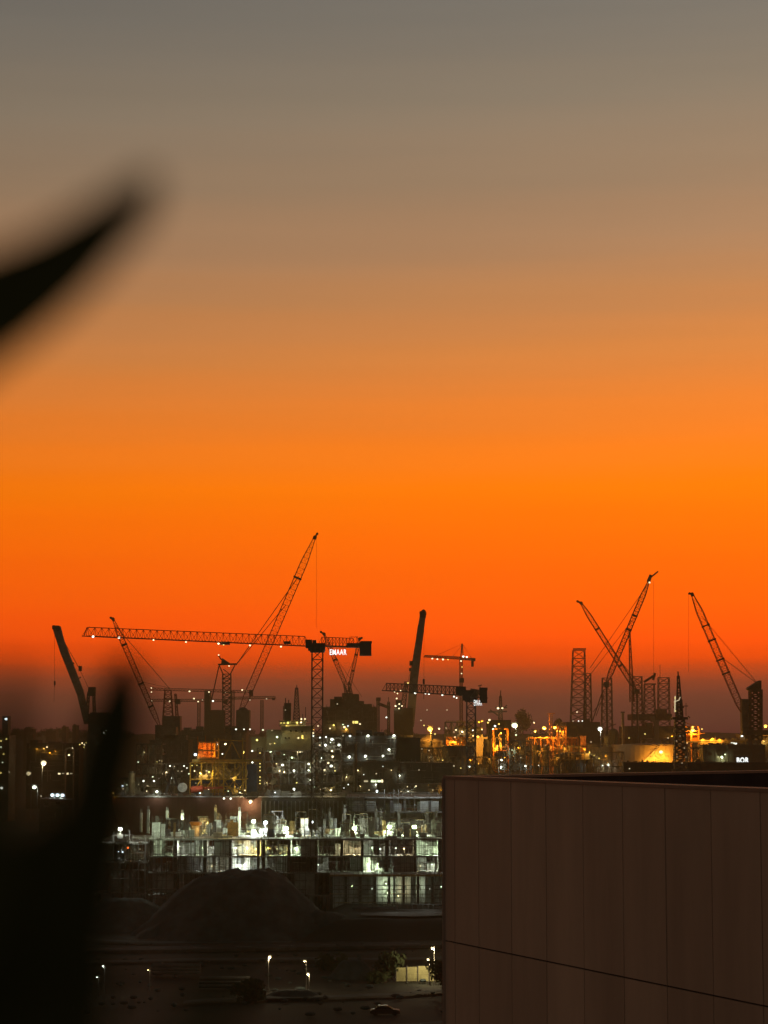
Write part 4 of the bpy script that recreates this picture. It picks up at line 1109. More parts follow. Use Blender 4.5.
# ---- far left yard
block('process_tower', 'narrow dark tower dotted with white and yellow lamps at the very left', 'tower', -30, 736, 9, 1050, 20, 'steel_dark',
      [(6, 719, 'cool', 2.2), (1, 741, 'yellow', 1.3), (6.4, 739, 'yellow', 1.2), (1, 747, 'green', .9), (3.6, 754, 'yellow', 1.1), (2.6, 762.4, 'green', .9), (.6, 773, 'yellow', 1.7), (1.6, 788, 'white', 2.0), (9, 772, 'dim', .7)], (), None, ((2, 716, 8),))
block('warehouse', 'long low warehouse with dim orange roof lamps in the far left yard', 'warehouse', 27, 744, 79, 1240, 40, 'hull_dark', [(37, 749, 'amber', .9, 500), (43.8, 748.6, 'orange', .9, 500), (47, 747, 'warm', .9), (50, 752.6, 'amber', .6, 300), (55.6, 751.4, 'amber', .6, 300)],
      [(58, 773, 60.4, 774.4, 'glow_warm'), (62, 773, 66.5, 774.2, 'glow_dim'), (66.7, 772.8, 68.6, 774.6, 'glow_warm'), (70, 773, 73, 774.2, 'glow_dim')], None, ((30, 740, 38), (48, 741.5, 60)))
pf_ = thing('portal_frame', 'small lit cream portal frame with a lamp inside, in the left yard', 'gantry', base(69, 1100))
Y = 1100
k = MB(); k.box((P(64.4, 761, Y).x, Y, 0), (P(65.6, 761, Y).x, Y + 3, P(65, 750, Y).z)); k.build('leg', 'tank_paint', pf_)
k = MB(); k.box((P(72.4, 761, Y).x, Y, 0), (P(73.6, 761, Y).x, Y + 3, P(65, 750, Y).z)); k.build('leg', 'tank_paint', pf_)
k = MB(); k.prism([P(64.4, 750, Y - .1), P(66, 748, Y - .1), P(69, 747.2, Y - .1), P(72, 748, Y - .1), P(73.6, 750, Y - .1), P(72.4, 750, Y - .1), P(69, 748.6, Y - .1), P(65.6, 750, Y - .1)], 3.2); k.build('arch', 'cream_paint', pf_)
lamp(pf_, 69, 755, Y - 4, 'warm', 1.4, 600); lamp(pf_, 72.6, 748, Y - 2, 'warm', .8)
fm_ = thing('floodlight_mast', 'tall mast crowned by a fan of small yellow lamps, right of the lit portal frame', 'lamp post', base(84.5, 1080))
k = MB(); p = P(84.5, 748, 1080); k.cyl((p.x, 1080, 0), p, .6, .35, 8); k.pbeam((79, 744.6), (90, 745.6), 1080, .6); k.build('pole', 'steel_dark', fm_)
lamps(fm_, [(79.6, 744.6, 'yellow', 1.0), (82, 743, 'warm', 1.1), (84.4, 744.6, 'warm', 1.1, 900), (86.5, 742.6, 'yellow', 1.1), (88.8, 745.6, 'warm', 1.2), (84, 747, 'yellow', .8)], 1078)
pole_lamp('bright warm pole lamp, largest lamp of the left yard', 43.6, 763, 1060, 'warm', 2.8, 3000, arm=-.6)
pole_lamp('white pole lamp low on the left, beside a leaning dark pole', 34.4, 787, 960, 'white', 2.1, 1500)
pole_lamp('dim broad bluish lamp left of the bright warm yard lamp', 28.6, 773.5, 1100, 'dim', 2.3, 400)
for x, nm in ((52.4, 'left'), (57.4, 'middle'), (62.6, 'right')):
    pole_lamp('bluish white lamp, %s of three close together low in the left yard' % nm, x, 795, 930, 'cool', 1.8, 500, group='three close bluish yard lamps', arm=.9)
block('site_hut', 'low dark hut under the three bluish lamps in the left yard', 'hut', 40, 800, 72, 925, 8, 'tank_grey', [(41, 796, 'dim', .8)], [(44, 802, 48, 804.5, 'glass_dark'), (56, 802, 60, 804.5, 'glass_dark')])
for i, (x0, yt, x1, Y, lab) in enumerate([(24, 729, 33, 2300, 'squat distant building breaking the far horizon at the left'), (62, 727, 66, 2300, 'slim distant tower on the far horizon left of the box boom crane'), (72.6, 725.6, 76.4, 2200, 'thicker distant stack on the horizon just left of the box boom crane'), (46, 731, 56, 2350, 'low distant block on the far horizon between two thin towers')]):
    block('distant_building', lab, 'building', x0, yt, x1, Y, 20, 'hill', roofy=((x0 + 1, yt - 1.6, x0 + (x1 - x0) * .6),))

# ---- centre right yard, lit orange
tank('brown conical roofed tank lit by one strong orange lamp', 429, 28, 741, 860, 'tank_paint', .42, 3,
     [(430, 729, 'orange', 3.2, 0)])
ol = pole_lamp('strong orange lamp glowing on a short mast above the conical tank', 430, 729, 858, 'orange', 2.7, 6500, arm=.2)
tank('pale drum shaped tank with an orange lit railing, behind the second tower crane mast', 459, 34, 746, 850, 'tank_grey', .03, 4)
module('pipe_rack', 'orange lit railing platform on the pale tank left of the second crane mast', 'pipe rack', 447, 737.5, 467, 746.0, 858, 8, 5, 1, 'steel_orange', 'pipe_warm', .7, [(455, 737, 'warm', .8), (449, 741, 'amber', .7, 900), (455, 742, 'amber', .6, 900), (454, 732, 'dim', .7)], 2, 5, clutter=12)
module('process_module', 'tall frame of warm lamps and pipes behind the second tower crane mast', 'process module', 446, 722, 482, yz(960, 0), 960, 14, 6, 9, 'steel_dark', 'pipe_warm', .9,
       [(456, 730, 'warm', 1.1), (462, 731.6, 'warm', 1.5, 700), (473, 730.4, 'white', 1.0), (473, 736, 'warm', 1.0), (478, 737, 'orange', 2.6, 12000), (421, 720.4, 'dim', .8), (424, 725.4, 'yellow', .8), (439, 728.6, 'warm', 1.3, 200), (435, 734, 'yellow', 1.0), (447, 710, 'dim', .7), (427, 710, 'dim', .6), (446, 728, 'dim', .6), (482, 729.6, 'warm', .8)], 9, 61, clutter=70)
k = block('orange_wall_building', 'bright orange lit wall behind the dark leaning stacks', 'building', 476, 738, 487, 905, 10, 'tank_paint', [(479, 722, 'amber', 1.8, 900), (482, 721, 'amber', 1.6)])
light(P(481, 742, 897), 7500, 'amber', k); light(P(479, 752, 897), 3000, 'amber', k); light(P(484, 731, 899), 1500, 'yellow', k)  # unseen lights on the orange wall, without lamp heads
sk = thing('dark_stack', 'pair of dark leaning stacks in front of the orange lit wall', 'stack', base(486, 880))
k = MB(); p = P(488, 739, 880); k.cyl((P(482, 770, 880).x, 880, 0), p, 2.6, 1.6, 14); k.build('stack', 'steel_black', sk)
k = MB(); p = P(472, 742, 880); k.cyl((P(474, 770, 880).x, 880, 0), p, 2.0, 1.6, 14); k.build('stack', 'steel_black', sk)
k = MB(); p = P(479, 764, 878); k.box((P(470, 770, 878).x, 876, 0), (P(500, 770, 878).x, 884, p.z)); k.build('base', 'steel_black', sk)
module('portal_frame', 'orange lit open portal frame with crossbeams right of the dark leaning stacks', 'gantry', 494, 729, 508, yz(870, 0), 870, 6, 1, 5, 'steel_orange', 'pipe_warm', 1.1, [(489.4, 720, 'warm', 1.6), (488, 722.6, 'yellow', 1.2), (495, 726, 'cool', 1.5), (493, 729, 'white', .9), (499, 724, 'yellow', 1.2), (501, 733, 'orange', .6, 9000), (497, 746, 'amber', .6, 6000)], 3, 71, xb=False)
module('process_module', 'greenish pipe filled yard module under the tall yellow green lamp', 'process module', 499, 741, 531, yz(845, 0), 845, 14, 6, 7, 'steel_grey', 'pipe_mix', .8, [(501.4, 760, 'white', 1.3, 200), (501, 767, 'white', 1.8, 300), (516, 735, 'green', 1.1), (525.4, 766, 'white', 1.4, 200), (454, 766, 'dim', 1.0), (469, 766.6, 'white', 1.7, 200), (512, 750, 'green', .5, 500)], 9, 81, clutter=80)
pole_lamp('tall yellow green mast lamp between the orange portal frame and the round tree', 514.6, 725.4, 900, 'green', 3.0, 1600, arm=.5)
rm = thing('radar_mast', 'dark pointed ship mast with two round lamps, right of the bluish crane sign', 'mast', base(500.5, 1300))
Y = 1300
k = MB(); k.lattice(P(500.5, 722, Y), P(500.5, 696, Y), M(4, Y), M(1.6, Y), 8, M(.8, Y), M(.5, Y)); k.pbeam((500.6, 697), (500.6, 690.5), Y, .9); k.build('mast', 'steel_dark', rm)
k = MB(); k.pbeam((495, 707.6), (507, 707.6), Y, 1.2); k.pbeam((488, 712), (507, 711.4), Y, 1.4); k.pbeam((490, 710), (499, 716), Y, 1.3); k.pbeam((507, 705), (500, 712), Y, 1.0); k.build('crosstree', 'steel_dark', rm)
k = MB(); k.pbox(487, 720, 511, 727, Y - 4, 14); k.box((P(487, 727, Y).x, Y - 4, 0), (P(511, 727, Y).x, Y + 10, P(487, 727, Y).z)); k.build('deck_house', 'steel_dark', rm)
lamps(rm, [(498, 708.3, 'warm', 1.7, 300), (502.4, 708.2, 'warm', 1.3)], Y - 4)
# twin orange lamps yard
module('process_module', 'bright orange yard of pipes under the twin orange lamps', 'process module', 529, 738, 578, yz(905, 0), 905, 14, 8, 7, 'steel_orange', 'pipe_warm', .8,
       [(534, 722.6, 'warm', .9), (535, 731.4, 'yellow', 1.5, 300), (544, 728, 'orange', 3.4, 22000), (555, 727.6, 'orange', 2.5, 12000)], 5, 91, clutter=140)
op = thing('lamp_mast', 'double upright mast with cross arms between the twin orange lamps', 'mast', base(551, 902))
k = MB(); 
for x in (549.6, 552): k.beam(Vector((P(x, 740, 902).x, 902, 0)), P(x, 713, 902), M(.9, 902))
k.pbeam((547, 714), (555, 713.4), 902, .8); k.pbeam((549.6, 725), (552, 722), 902, .5); k.build('post', 'steel_orange', op)
sf_ = module('stair_tower', 'square orange lit stair frame just right of the twin orange lamps', 'stair tower', 558.6, 726.6, 566, yz(900, 0), 900, 4, 1, 8, 'steel_orange', 'pipe_warm', 1.0, [(562, 731, 'amber', .5, 1500)], 1, 95)
for px, wp, yt, Y, lab in [(537, 8, 745, 872, 'dark upright cylinder tank below the left of the twin orange lamps'), (546.4, 6, 745.6, 870, 'narrower dark upright cylinder below the twin orange lamps')]:
    tank(lab, px, wp, yt, Y, 'steel_dark', .1, 2)
tank('broad low dark dome behind the panelled wall, under the orange yard', 575, 40, 758, 850, 'hull_dark', .3, 1, [(587, 765.4, 'white', 2.0, 260), (553, 765.4, 'white', 1.6, 260), (539.5, 765.6, 'white', 1.7, 260)], dome=True)
tank('dark round tank with domed top at the foot of the third rig leg', 614, 11, 734, 960, 'tank_grey', 1.0, 1, dome=True)
cy = thing('vent_stack', 'short pale round vent stack left of the dark domed tank', 'stack', base(606.6, 940))
k = MB(); p = P(606.6, 737.6, 940); k.cyl((p.x, 940, 0), p, 1.0, 1.0, 14); k.build('shaft', 'cream_paint', cy)
k = MB(); k.cyl(p, P(606.6, 736, 940), 1.25, 1.25, 14); k.build('cap', 'steel_grey', cy)
k = MB(); k.cyl(P(606.6, 744, 940), P(606.6, 742.6, 940), 1.3, 1.3, 14); k.build('collar', 'steel_grey', cy)
ch = thing('chimney', 'slim plain chimney standing between the two groups of rig legs', 'chimney', base(622.8, 900))
k = MB(); p = P(622.8, 713, 900); k.cyl((p.x, 900, 0), p, .75, .55, 12); k.build('shaft', 'tank_paint', ch)
k = MB(); k.cyl(p, P(622.8, 711.6, 900), .85, .85, 12); k.build('cap', 'steel_dark', ch)
pole_lamp('bright white yard lamp on a dark mast, left of the slim chimney', 600, 729, 880, 'white', 2.2, 900, arm=.3)
block('yard_building', 'plain brown building behind the slim chimney, joining the orange lit tank', 'building', 583, 748, 626, 895, 20, 'hull_brown', [(602, 766, 'white', 2.0, 200), (608, 764.6, 'white', 1.7, 200), (591, 742, 'dim', .8)], (), None, ((586, 744, 598), (603, 744.6, 606)))
ob = block('orange_pump_box', 'small round orange box lit in the yard left of the white mast lamp', 'box', 581, 737, 585.5, 893, 3, 'steel_orange')
light(P(582, 739, 888), 500, 'amber', ob)  # unseen light in front of the orange box
# big tank, washed orange by lights added close to its wall
tank('wide tank washed in orange light behind a street lamp, left of the derrick', 655, 78, 744.6, 880, 'tank_paint', .03, 2, name='storage_tank')
sl_ = pole_lamp('street lamp glowing before the wide orange tank', 661, 752, 874, 'warm', 1.9, 0, arm=.05)
for x, y, pw in ((656, 758, 4200), (667, 757, 4600), (647, 762, 3600), (675, 761, 3000)):
    light(P(x, y, 877), pw, 'amber', sl_)  # added lights make the orange pools; the street lamp itself casts none
dw = block('boundary_wall', 'long black wall in front of the orange tank, above the panelled building', 'wall', 624, 763.4, 790, 820, 6, 'steel_black', [(629.5, 768.6, 'dim', .9)])
rng = random.Random(17)
for i, (x, hgt, wd) in enumerate([(628, 3, 4), (635, 3.4, 5), (641.6, 3.2, 4), (647, 4.4, 4.6), (652, 2.6, 3)]):
    tree('small ragged bush before the orange tank, %s of five' % ['first from the left', 'second from the left', 'third along', 'fourth along', 'last before the derrick'][i], x, 763.4 - hgt, 764.5, wd, 830, 120, 'bush', 'bushes before the orange tank', z0=27.0, name='bush')
# right edge
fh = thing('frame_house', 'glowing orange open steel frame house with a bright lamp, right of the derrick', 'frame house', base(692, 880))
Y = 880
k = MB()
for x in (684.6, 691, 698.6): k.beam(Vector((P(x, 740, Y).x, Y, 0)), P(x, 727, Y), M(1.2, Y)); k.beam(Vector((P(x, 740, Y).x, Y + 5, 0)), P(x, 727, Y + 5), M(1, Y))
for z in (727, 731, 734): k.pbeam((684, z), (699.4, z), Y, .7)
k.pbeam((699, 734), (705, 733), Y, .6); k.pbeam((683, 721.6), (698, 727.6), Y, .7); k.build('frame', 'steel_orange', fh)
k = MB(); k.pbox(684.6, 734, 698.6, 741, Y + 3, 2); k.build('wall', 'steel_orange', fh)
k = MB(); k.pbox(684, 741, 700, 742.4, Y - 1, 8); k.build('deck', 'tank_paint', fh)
lamps(fh, [(692.8, 730, 'orange', 3.2, 9000), (692.6, 727, 'orange', 1.6), (702, 729, 'yellow', .9), (687, 743, 'dim', .8)], Y - 1.5)
rl = block('flat_roof_building', 'low building with orange lit flat roof edge and white window strips', 'building', 699, 741, 757, 935, 30, 'hull_brown', [(703, 739, 'amber', .7, 2600), (712, 739, 'amber', .6, 2600), (720, 739.6, 'amber', .5, 1600)],
           [(730.6, 742.6, 737, 744.2, 'glow_white'), (741, 735.4, 743, 736.8, 'glow_white'), (744.4, 735.2, 749, 736.8, 'glow_cool')], None, ((740, 734.4, 750),))
block('pump_house', 'dark house with a yellow green lamp under the flat roofed building', 'building', 703, 746, 765, 840, 12, 'hull_brown', [(721.8, 757, 'green', 2.0, 500), (725.2, 754.4, 'green', .9), (718, 757, 'dim', .7)], (), None, ((712, 744, 720),))
sg = thing('lit_sign', 'small glowing white company sign low by the rightmost crane', 'sign', P(743, 768, 835))
k = MB(); k.pbox(736, 756.6, 749.6, 763.6, 836, .5); k.build('sign_panel', 'steel_black', sg)
k = MB(); k.pbeam((738.5, 763.6), (738.5, 772), 836.3, .5); k.pbeam((747, 763.6), (747, 772), 836.3, .5); k.build('sign_post', 'steel_black', sg)
letters('BOR', 736.8, 757.4, 748.8, 762.9, 835.6, sg, weight=.03)
rb_ = block('gatehouse', 'warm lit low building behind the rightmost crane mast', 'building', 757, 736, 790, 925, 16, 'tank_paint', [(765.5, 726, 'orange', 2.8, 4200), (764, 741, 'yellow', .6, 500), (762, 765, 'dim', .8), (768, 763, 'white', 1.2, 200)], [(760, 755, 764, 757, 'glow_dim')])


# ------------------------------------------------------------------ building site
SX = 500.0 / F


def wx(px, Y): return (px - CX) / F * Y / CT * 1.0 if False else P(px, HY, Y).x


def frame_building(name, label, px0, px1, Y, dep, levels, rows=2, bay=5.6, seed=1, lm=(), infill=.3, props=90, back=9.0, walls=True):
    """concrete frame under construction: slabs, columns, infill blockwork, shoring props, lit bays"""
    rng = random.Random(seed)
    x0, x1 = P(px0, HY, Y).x, P(px1, HY, Y).x
    t = thing(name, label, 'building site', Vector(((x0 + x1) / 2, Y, 0)))
    nb = max(1, round((x1 - x0) / bay)); xs = [lerp(x0 + .5, x1 - .5, i / nb) + (rng.uniform(-1.1, 1.1) if 0 < i < nb else 0) for i in range(nb + 1)]
    for z in levels:
        k = MB(); k.box((x0, Y, z - .32), (x1, Y + dep, z))
        # ragged edge: upstand, planks and brackets
        for i in range(int((x1 - x0) / 1.6)):
            x = rng.uniform(x0, x1 - 1.5)
            if rng.random() < .6: k.box((x, Y - .25, z - .1), (x + rng.uniform(.4, 1.6), Y - .003, z + rng.uniform(.02, .16)))
        k.build('floor_slab', 'concrete', t)
    for i, x in enumerate(xs):
        for r in range(rows):
            k = MB(); yy = Y + .8 + r * 6.0; zt = levels[0] - .33
            k.box((x - .33, yy, 0), (x + .33, yy + .66, zt)); k.build('column', 'concrete_dark' if r == 0 else 'concrete', t)
    zs = list(levels) + [0]
    for j in range(len(levels)):
        bw = MB()
        zt, zb_ = zs[j] - .33, zs[j + 1] + .003
        xx = x0 + .2
        while xx < x1 - .3:
            w_ = rng.uniform(1.2, 5.0); e_ = min(x1 - .2, xx + w_)
            if rng.random() < .78: bw.box((xx, Y + back + rng.uniform(-.8, .8), zb_), (e_, Y + back + 1.0, lerp(zb_, zt, 1 if rng.random() < .7 else rng.uniform(.4, .9))))
            xx = e_ + .02
        for i in range(nb):
            if rng.random() < infill:
                a = xs[i] + .34; b = xs[i + 1] - .34; c = rng.uniform(.3, 1)
                if rng.random() < .5: bw.box((a, Y + 1.0, zb_), (lerp(a, b, c), Y + 1.2, zt - (0 if rng.random() < .5 else 1.4)))
                else: bw.box((lerp(b, a, c), Y + 1.0, zb_), (b, Y + 1.2, zt))
            if rng.random() < .5: bw.box((xs[i] - .1, Y + 1.6, zb_), (xs[i] + .1, Y + back, zt))
        bw.build('blockwork', 'blockwork', t)
    pr = MB()
    for i in range(props):
        j = rng.randrange(len(levels)); zt, zb_ = zs[j] - .33, zs[j + 1]
        x = rng.uniform(x0, x1); yy = Y + rng.uniform(.3, back - 1.5); pr.beam((x, yy, zb_), (x, yy, zt), .12)
        if rng.random() < .35: pr.beam((x, yy, lerp(zb_, zt, .5)), (x + rng.uniform(1, 3), yy, lerp(zb_, zt, rng.uniform(.3, .7))), .09)
    pr.build('shoring_props', 'steel_grey', t)
    rl = MB()
    for j, z in enumerate(levels):
        for i in range(int((x1 - x0) / 2.4)):
            x = x0 + 1 + i * 2.4; rl.beam((x, Y + .12, z), (x, Y + .12, z + 1.1), .07)
        for h_ in (.55, 1.1): rl.beam((x0 + .5, Y + .12, z + h_), (x1 - .5, Y + .12, z + h_), .06)
    rl.build('edge_rail', 'steel_grey', t)
    sf2 = MB(); x = x0
    while x < x1:
        wd2 = rng.uniform(3, 11); xe = min(x1, x + wd2)
        if rng.random() < .62:
            zt2 = levels[0] + rng.uniform(-.5, 2.6); xx = x
            while xx <= xe:
                for yy in (Y - 1.5, Y - .5): sf2.beam((xx + rng.uniform(-.12, .12), yy, 0), (xx, yy, zt2 + rng.uniform(-.6, .8)), .075)
                if rng.random() < .25: sf2.beam((xx, Y - 1.55, rng.uniform(2, levels[0] - 3)), (xx + 1.6, Y - 1.55, rng.uniform(3, levels[0])), .06)
                xx += rng.uniform(.9, 1.7)
            z = 2.0
            while z < zt2:
                for yy in (Y - 1.5, Y - .5): sf2.beam((x, yy, z), (xe, yy, z + rng.uniform(-.05, .05)), .07)
                if rng.random() < .5: sf2.box((x, Y - 1.45, z + .05), (xe, Y - .55, z + .1))
                z += 1.95
        x = xe + rng.uniform(.4, 3)
    sf2.build('scaffold', 'steel_grey', t)
    for i in range(int((x1 - x0) / 9)):
        j = rng.randrange(len(levels)); x = rng.uniform(x0, x1 - 4); k = MB(); z0_ = zs[j + 1] + rng.uniform(0, 1); z1_ = zs[j] - rng.uniform(.2, 1)
        n2 = 6; wd2 = rng.uniform(1.6, 4.2)
        for q in range(n2):
            xa_, xb2 = x + wd2 * q / n2, x + wd2 * (q + 1) / n2
            k.add([(xa_, Y + .25 + .1 * (q % 2), z0_ + rng.uniform(0, .3)), (xb2, Y + .25 + .1 * ((q + 1) % 2), z0_ + rng.uniform(0, .3)), (xb2, Y + .22 + .1 * ((q + 1) % 2), z1_), (xa_, Y + .22 + .1 * (q % 2), z1_)], [(0, 1, 2, 3)])
        k.build('debris_net', rng.choice(['concrete_dark', 'steel_dark', 'blockwork']), t)
    for (px, py, pw, kd) in lm:
        c = P(px, py, Y + back - 3.6); k = MB(); k.ball(c, .1); k.build('bay_lamp', 'glow_' + kd, t)
        light(c + Vector((0, -.25, -.1)), pw * (1.8 if pw > 600 else .7), kd, t)
    return t


ZDK = P(300, 839, 500).z
Z2, Z3 = P(300, 856, 500).z, P(300, 872.5, 500).z
fbL = frame_building('unfinished_building', 'left lit concrete frame, its lowest floor disappearing behind the dark sand mound', 150, 261, 500, 46, (ZDK, Z2, Z3, 4.6), seed=3, props=330, infill=.25,
                     lm=[(176, 848, 700, 'green'), (181, 846, 500, 'white'), (164, 849, 160, 'green'), (202, 848, 230, 'green'), (212, 848, 220, 'white'), (226, 846, 260, 'white'), (236, 848, 650, 'white'), (247, 848, 420, 'green'), (256, 849, 620, 'yellow'),
                         (231, 865, 420, 'white'), (240, 865, 800, 'white'), (245, 865, 500, 'cool'), (203, 865, 60, 'cool'), (212, 866, 70, 'dim'), (258, 864, 130, 'green')])
fbR = frame_building('unfinished_building', 'right lit concrete frame with glowing floor bays, behind the scaffolded podium', 262, 520, 500, 46, (ZDK, Z2, Z3, 4.6), seed=12, props=520, infill=.3,
                     lm=[(268, 848, 420, 'yellow'), (277, 849, 260, 'green'), (287, 848, 300, 'yellow'), (296, 848, 900, 'green'), (311, 848, 240, 'green'), (323, 849, 110, 'green'), (340, 848, 130, 'green'), (355, 849, 620, 'warm'), (372, 848, 170, 'green'),
                         (380, 849, 160, 'white'), (396, 848, 420, 'white'), (404, 849, 520, 'warm'), (416, 848, 380, 'green'), (433, 847, 900, 'green'), (441, 848, 900, 'green'), (460, 848, 300, 'green'),
                         (318, 865, 200, 'white'), (342, 864, 80, 'green'), (368, 864, 700, 'green'), (377.5, 864, 1200, 'green'), (396, 865, 140, 'white'), (405, 865, 120, 'white'), (432, 864, 480, 'white'), (440, 866, 420, 'green'), (420, 866, 60, 'warm')])
fbF = frame_building('unfinished_building', 'dark unlit concrete frame at the far left end of the site, beside the starry floodlight', 96, 149, 507, 36, (P(300, 842, 507).z, P(300, 862, 507).z, 4.6), seed=5, props=50, infill=.5, lm=[(140, 849, 30, 'dim')])
lamps(fbF, [(122.6, 852, 'cool', 1.3, 60), (128, 847.6, 'red', 1.4, 60), (118.6, 851.6, 'cool', .7)], 506)
fbB = frame_building('unfinished_building', 'rear concrete building with a pale lit roof slab and dark wall bays, under the workshop', 346, 530, 600, 30, (P(300, 797, 600).z, P(300, 811.5, 600).z, P(300, 826, 600).z, 10.5, 5.2), seed=8, props=90, infill=.75, back=6,
                     lm=[(365, 804, 30, 'green'), (415, 805, 50, 'cool'), (425, 804, 25, 'green')])
for px in (384, 402, 424, 440): light(P(px, 789, 597), 420, 'cool', fbB)  # unseen cool lights over the roof slab

# scaffolded podium in front
Y = 488
x0, x1 = P(330, HY, Y).x, P(520, HY, Y).x; ZP = P(400, 875, Y).z
pd = thing('scaffolded_podium', 'low podium wrapped in thin scaffolding, its top edge yellowish, right of the sand mound', 'building site', Vector(((x0 + x1) / 2, Y, 0)))
k = MB(); k.box((x0, Y, ZP - .35), (x1, Y + 11.4, ZP)); k.build('floor_slab', 'concrete', pd)
k = MB(); k.box((x0, Y - .22, ZP - .3), (x1, Y - .003, ZP + .12)); k.build('edge_board', 'plywood', pd)
k = MB(); rng = random.Random(23)
x = x0 + .3
while x < x1:
    wdt = rng.uniform(2, 5)
    if rng.random() < .42: k.box((x, Y + 3.0, 0), (min(x1, x + wdt), Y + 3.2, ZP - .36))
    x += wdt + rng.uniform(.2, 2.2)
k.box((x0, Y + 9, 0), (x1, Y + 9.2, ZP - .36)); k.build('blockwork', 'blockwork', pd)
for i in range(14):
    x = lerp(x0 + .4, x1 - .4, i / 13); k = MB(); k.box((x - .3, Y + .4, 0), (x + .3, Y + 1.0, ZP - .36)); k.build('column', 'concrete_dark', pd)
k = MB()
n = int((x1 - x0) / 1.05)
for i in range(n + 1):
    x = lerp(x0, x1, i / n)
    for yy in (Y - 1.6, Y - .5): k.beam((x + rng.uniform(-.1, .1), yy, 0), (x, yy, ZP + rng.uniform(-.8, 1.4)), .085)
    if rng.random() < .3: k.beam((x, Y - 1.7, rng.choice((0, 2.0, 4))), (x + 1.5, Y - 1.7, rng.choice((2, 4, 6))), .07)
for z in (1.9, 3.8, 4.9, 5.7, 6.7, 7.6):
    for yy in (Y - 1.6, Y - .5): k.beam((x0, yy, z), (x1, yy, z), .08)
k.build('scaffold', 'steel_grey', pd)
k = MB()
for i in range(12):
    x = rng.uniform(x0, x1 - 4); z = rng.choice((1.9, 3.8, 5.7)); k.box((x, Y - 1.55, z + .05), (x + rng.uniform(2, 5), Y - .55, z + .1))
k.build('scaffold_boards', 'plywood', pd)
for (px, py, pw, kd) in [(352, 886, 130, 'green'), (386, 884, 420, 'green'), (388, 893, 300, 'green'), (372, 889, 130, 'white'), (404, 888, 130, 'warm'), (418, 887, 160, 'green'), (430, 889, 160, 'white'), (441, 887, 130, 'green'), (398, 896, 60, 'dim')]:
    c = P(px, py, Y + 2.0); k = MB(); k.ball(c, .1); k.build('bay_lamp', 'glow_' + kd, pd); light(c + Vector((0, -.2, 0)), pw * .45, kd, pd)

# --- the lit upper deck: floodlight towers
def floodlight(label, px, py, Y, kind='white', r=2.2, power=2500, z0=ZDK, n=4):
    c = P(px, py, Y); t = thing('floodlight_tower', label, 'floodlight', Vector((c.x, Y, z0)), 'floodlight towers on the building site')
    k = MB(); k.cyl((c.x, Y + .3, z0), (c.x, Y + .3, c.z), .09, .07, 8); k.box((c.x - .6, Y - .2, z0), (c.x + .6, Y + 1.4, z0 + .9)); k.build('mast', 'steel_grey', t)
    k = MB(); rr = M(r, Y); k.box((c.x - rr * .85, Y + .1, c.z - rr * .4), (c.x + rr * .85, Y + .22, c.z + rr * .5)); k.build('lamp_bracket', 'steel_grey', t)
    for i in range(n):
        dx = (i % 2 - .5) * rr * 1.0; dz = (i // 2 - .5) * rr * .75
        k = MB(); k.ball(c + Vector((dx * .8, -.05, dz * .8)), rr * .4, .14, rr * .36); k.build('lamp_head', 'glow_' + kind, t)
    light(c + Vector((0, -.6, -rr * .3)), power * 1.5, kind, t)
    return t


for lab, px, py, Y, kd, r, pw in [
    ('cool floodlight tower at the left end of the site, above the dark unlit frame', 120.4, 829, 504, 'white', 2.6, 1800),
    ('floodlight tower in the middle of the site, upper of three closely grouped lamps', 253.6, 821, 528, 'green', 2.2, 3000),
    ('cool floodlight tower, right of three closely grouped lamps', 265.4, 822.6, 524, 'cool', 2.2, 3000),
    ('floodlight tower, lower of three closely grouped lamps', 254, 831, 516, 'white', 2.4, 2600),
    ('bright floodlight tower left of the lit yellowish container', 286, 828.6, 515, 'green', 2.8, 4200),
    ('small floodlight at the right of the lit yellowish container', 312, 822, 520, 'cool', 1.3, 900),
    ('bright floodlight tower right of the crane mast, starry in the hazy dark gap', 354.6, 828.6, 515, 'green', 3.0, 4200),
    ('small floodlight between the two bright floodlights under the rear building', 371.4, 827, 525, 'white', 1.4, 700),
    ('bright floodlight tower in front of the rear building, above the glowing right bays', 389.4, 827, 518, 'green', 2.8, 3600),
    ('brightest floodlight tower near the panelled wall, in front of the rear building', 414.4, 827, 518, 'green', 2.9, 4200),
    ('floodlight half hidden by the corner of the panelled wall', 443.4, 825, 520, 'white', 1.8, 1500),
    ('dim floodlight tower over the formwork on the left lit frame', 178, 822, 530, 'green', 1.0, 1600),
    ('dim floodlight tower over the orange hopper on the left lit frame', 208, 823, 530, 'yellow', .9, 1700)]:
    floodlight(lab, px, py, Y, kd, r, pw)

# container, hopper, formwork, rebar, scaffold bays
cn = thing('site_container', 'pale yellow lit site container standing by the crane mast on the upper deck', 'container', Vector((P(305, HY, 522).x, 522, ZDK)))
a, b = P(300.6, 834, 522), P(308, 818.6, 522)
k = MB(); k.box((a.x, 522, ZDK), (b.x, 524.4, b.z)); k.build('body', 'pale_sheet', cn)
k = MB(); k.box((a.x - .1, 521.9, b.z + .002), (b.x + .1, 524.5, b.z + .12)); k.build('roof', 'steel_yellow', cn)
k = MB()
for i in range(5): x = lerp(a.x + .1, b.x - .1, i / 4); k.box((x - .04, 521.93, ZDK + .1), (x + .04, 521.998, b.z - .1))
k.build('side_ribs', 'pale_sheet', cn)
light(P(304, 826, 517), 420, 'yellow', cn)  # unseen light in front of the container
hp = thing('concrete_hopper', 'orange curved concrete hopper standing among the formwork on the left lit frame', 'hopper', Vector((P(197, HY, 516).x, 516, ZDK)))
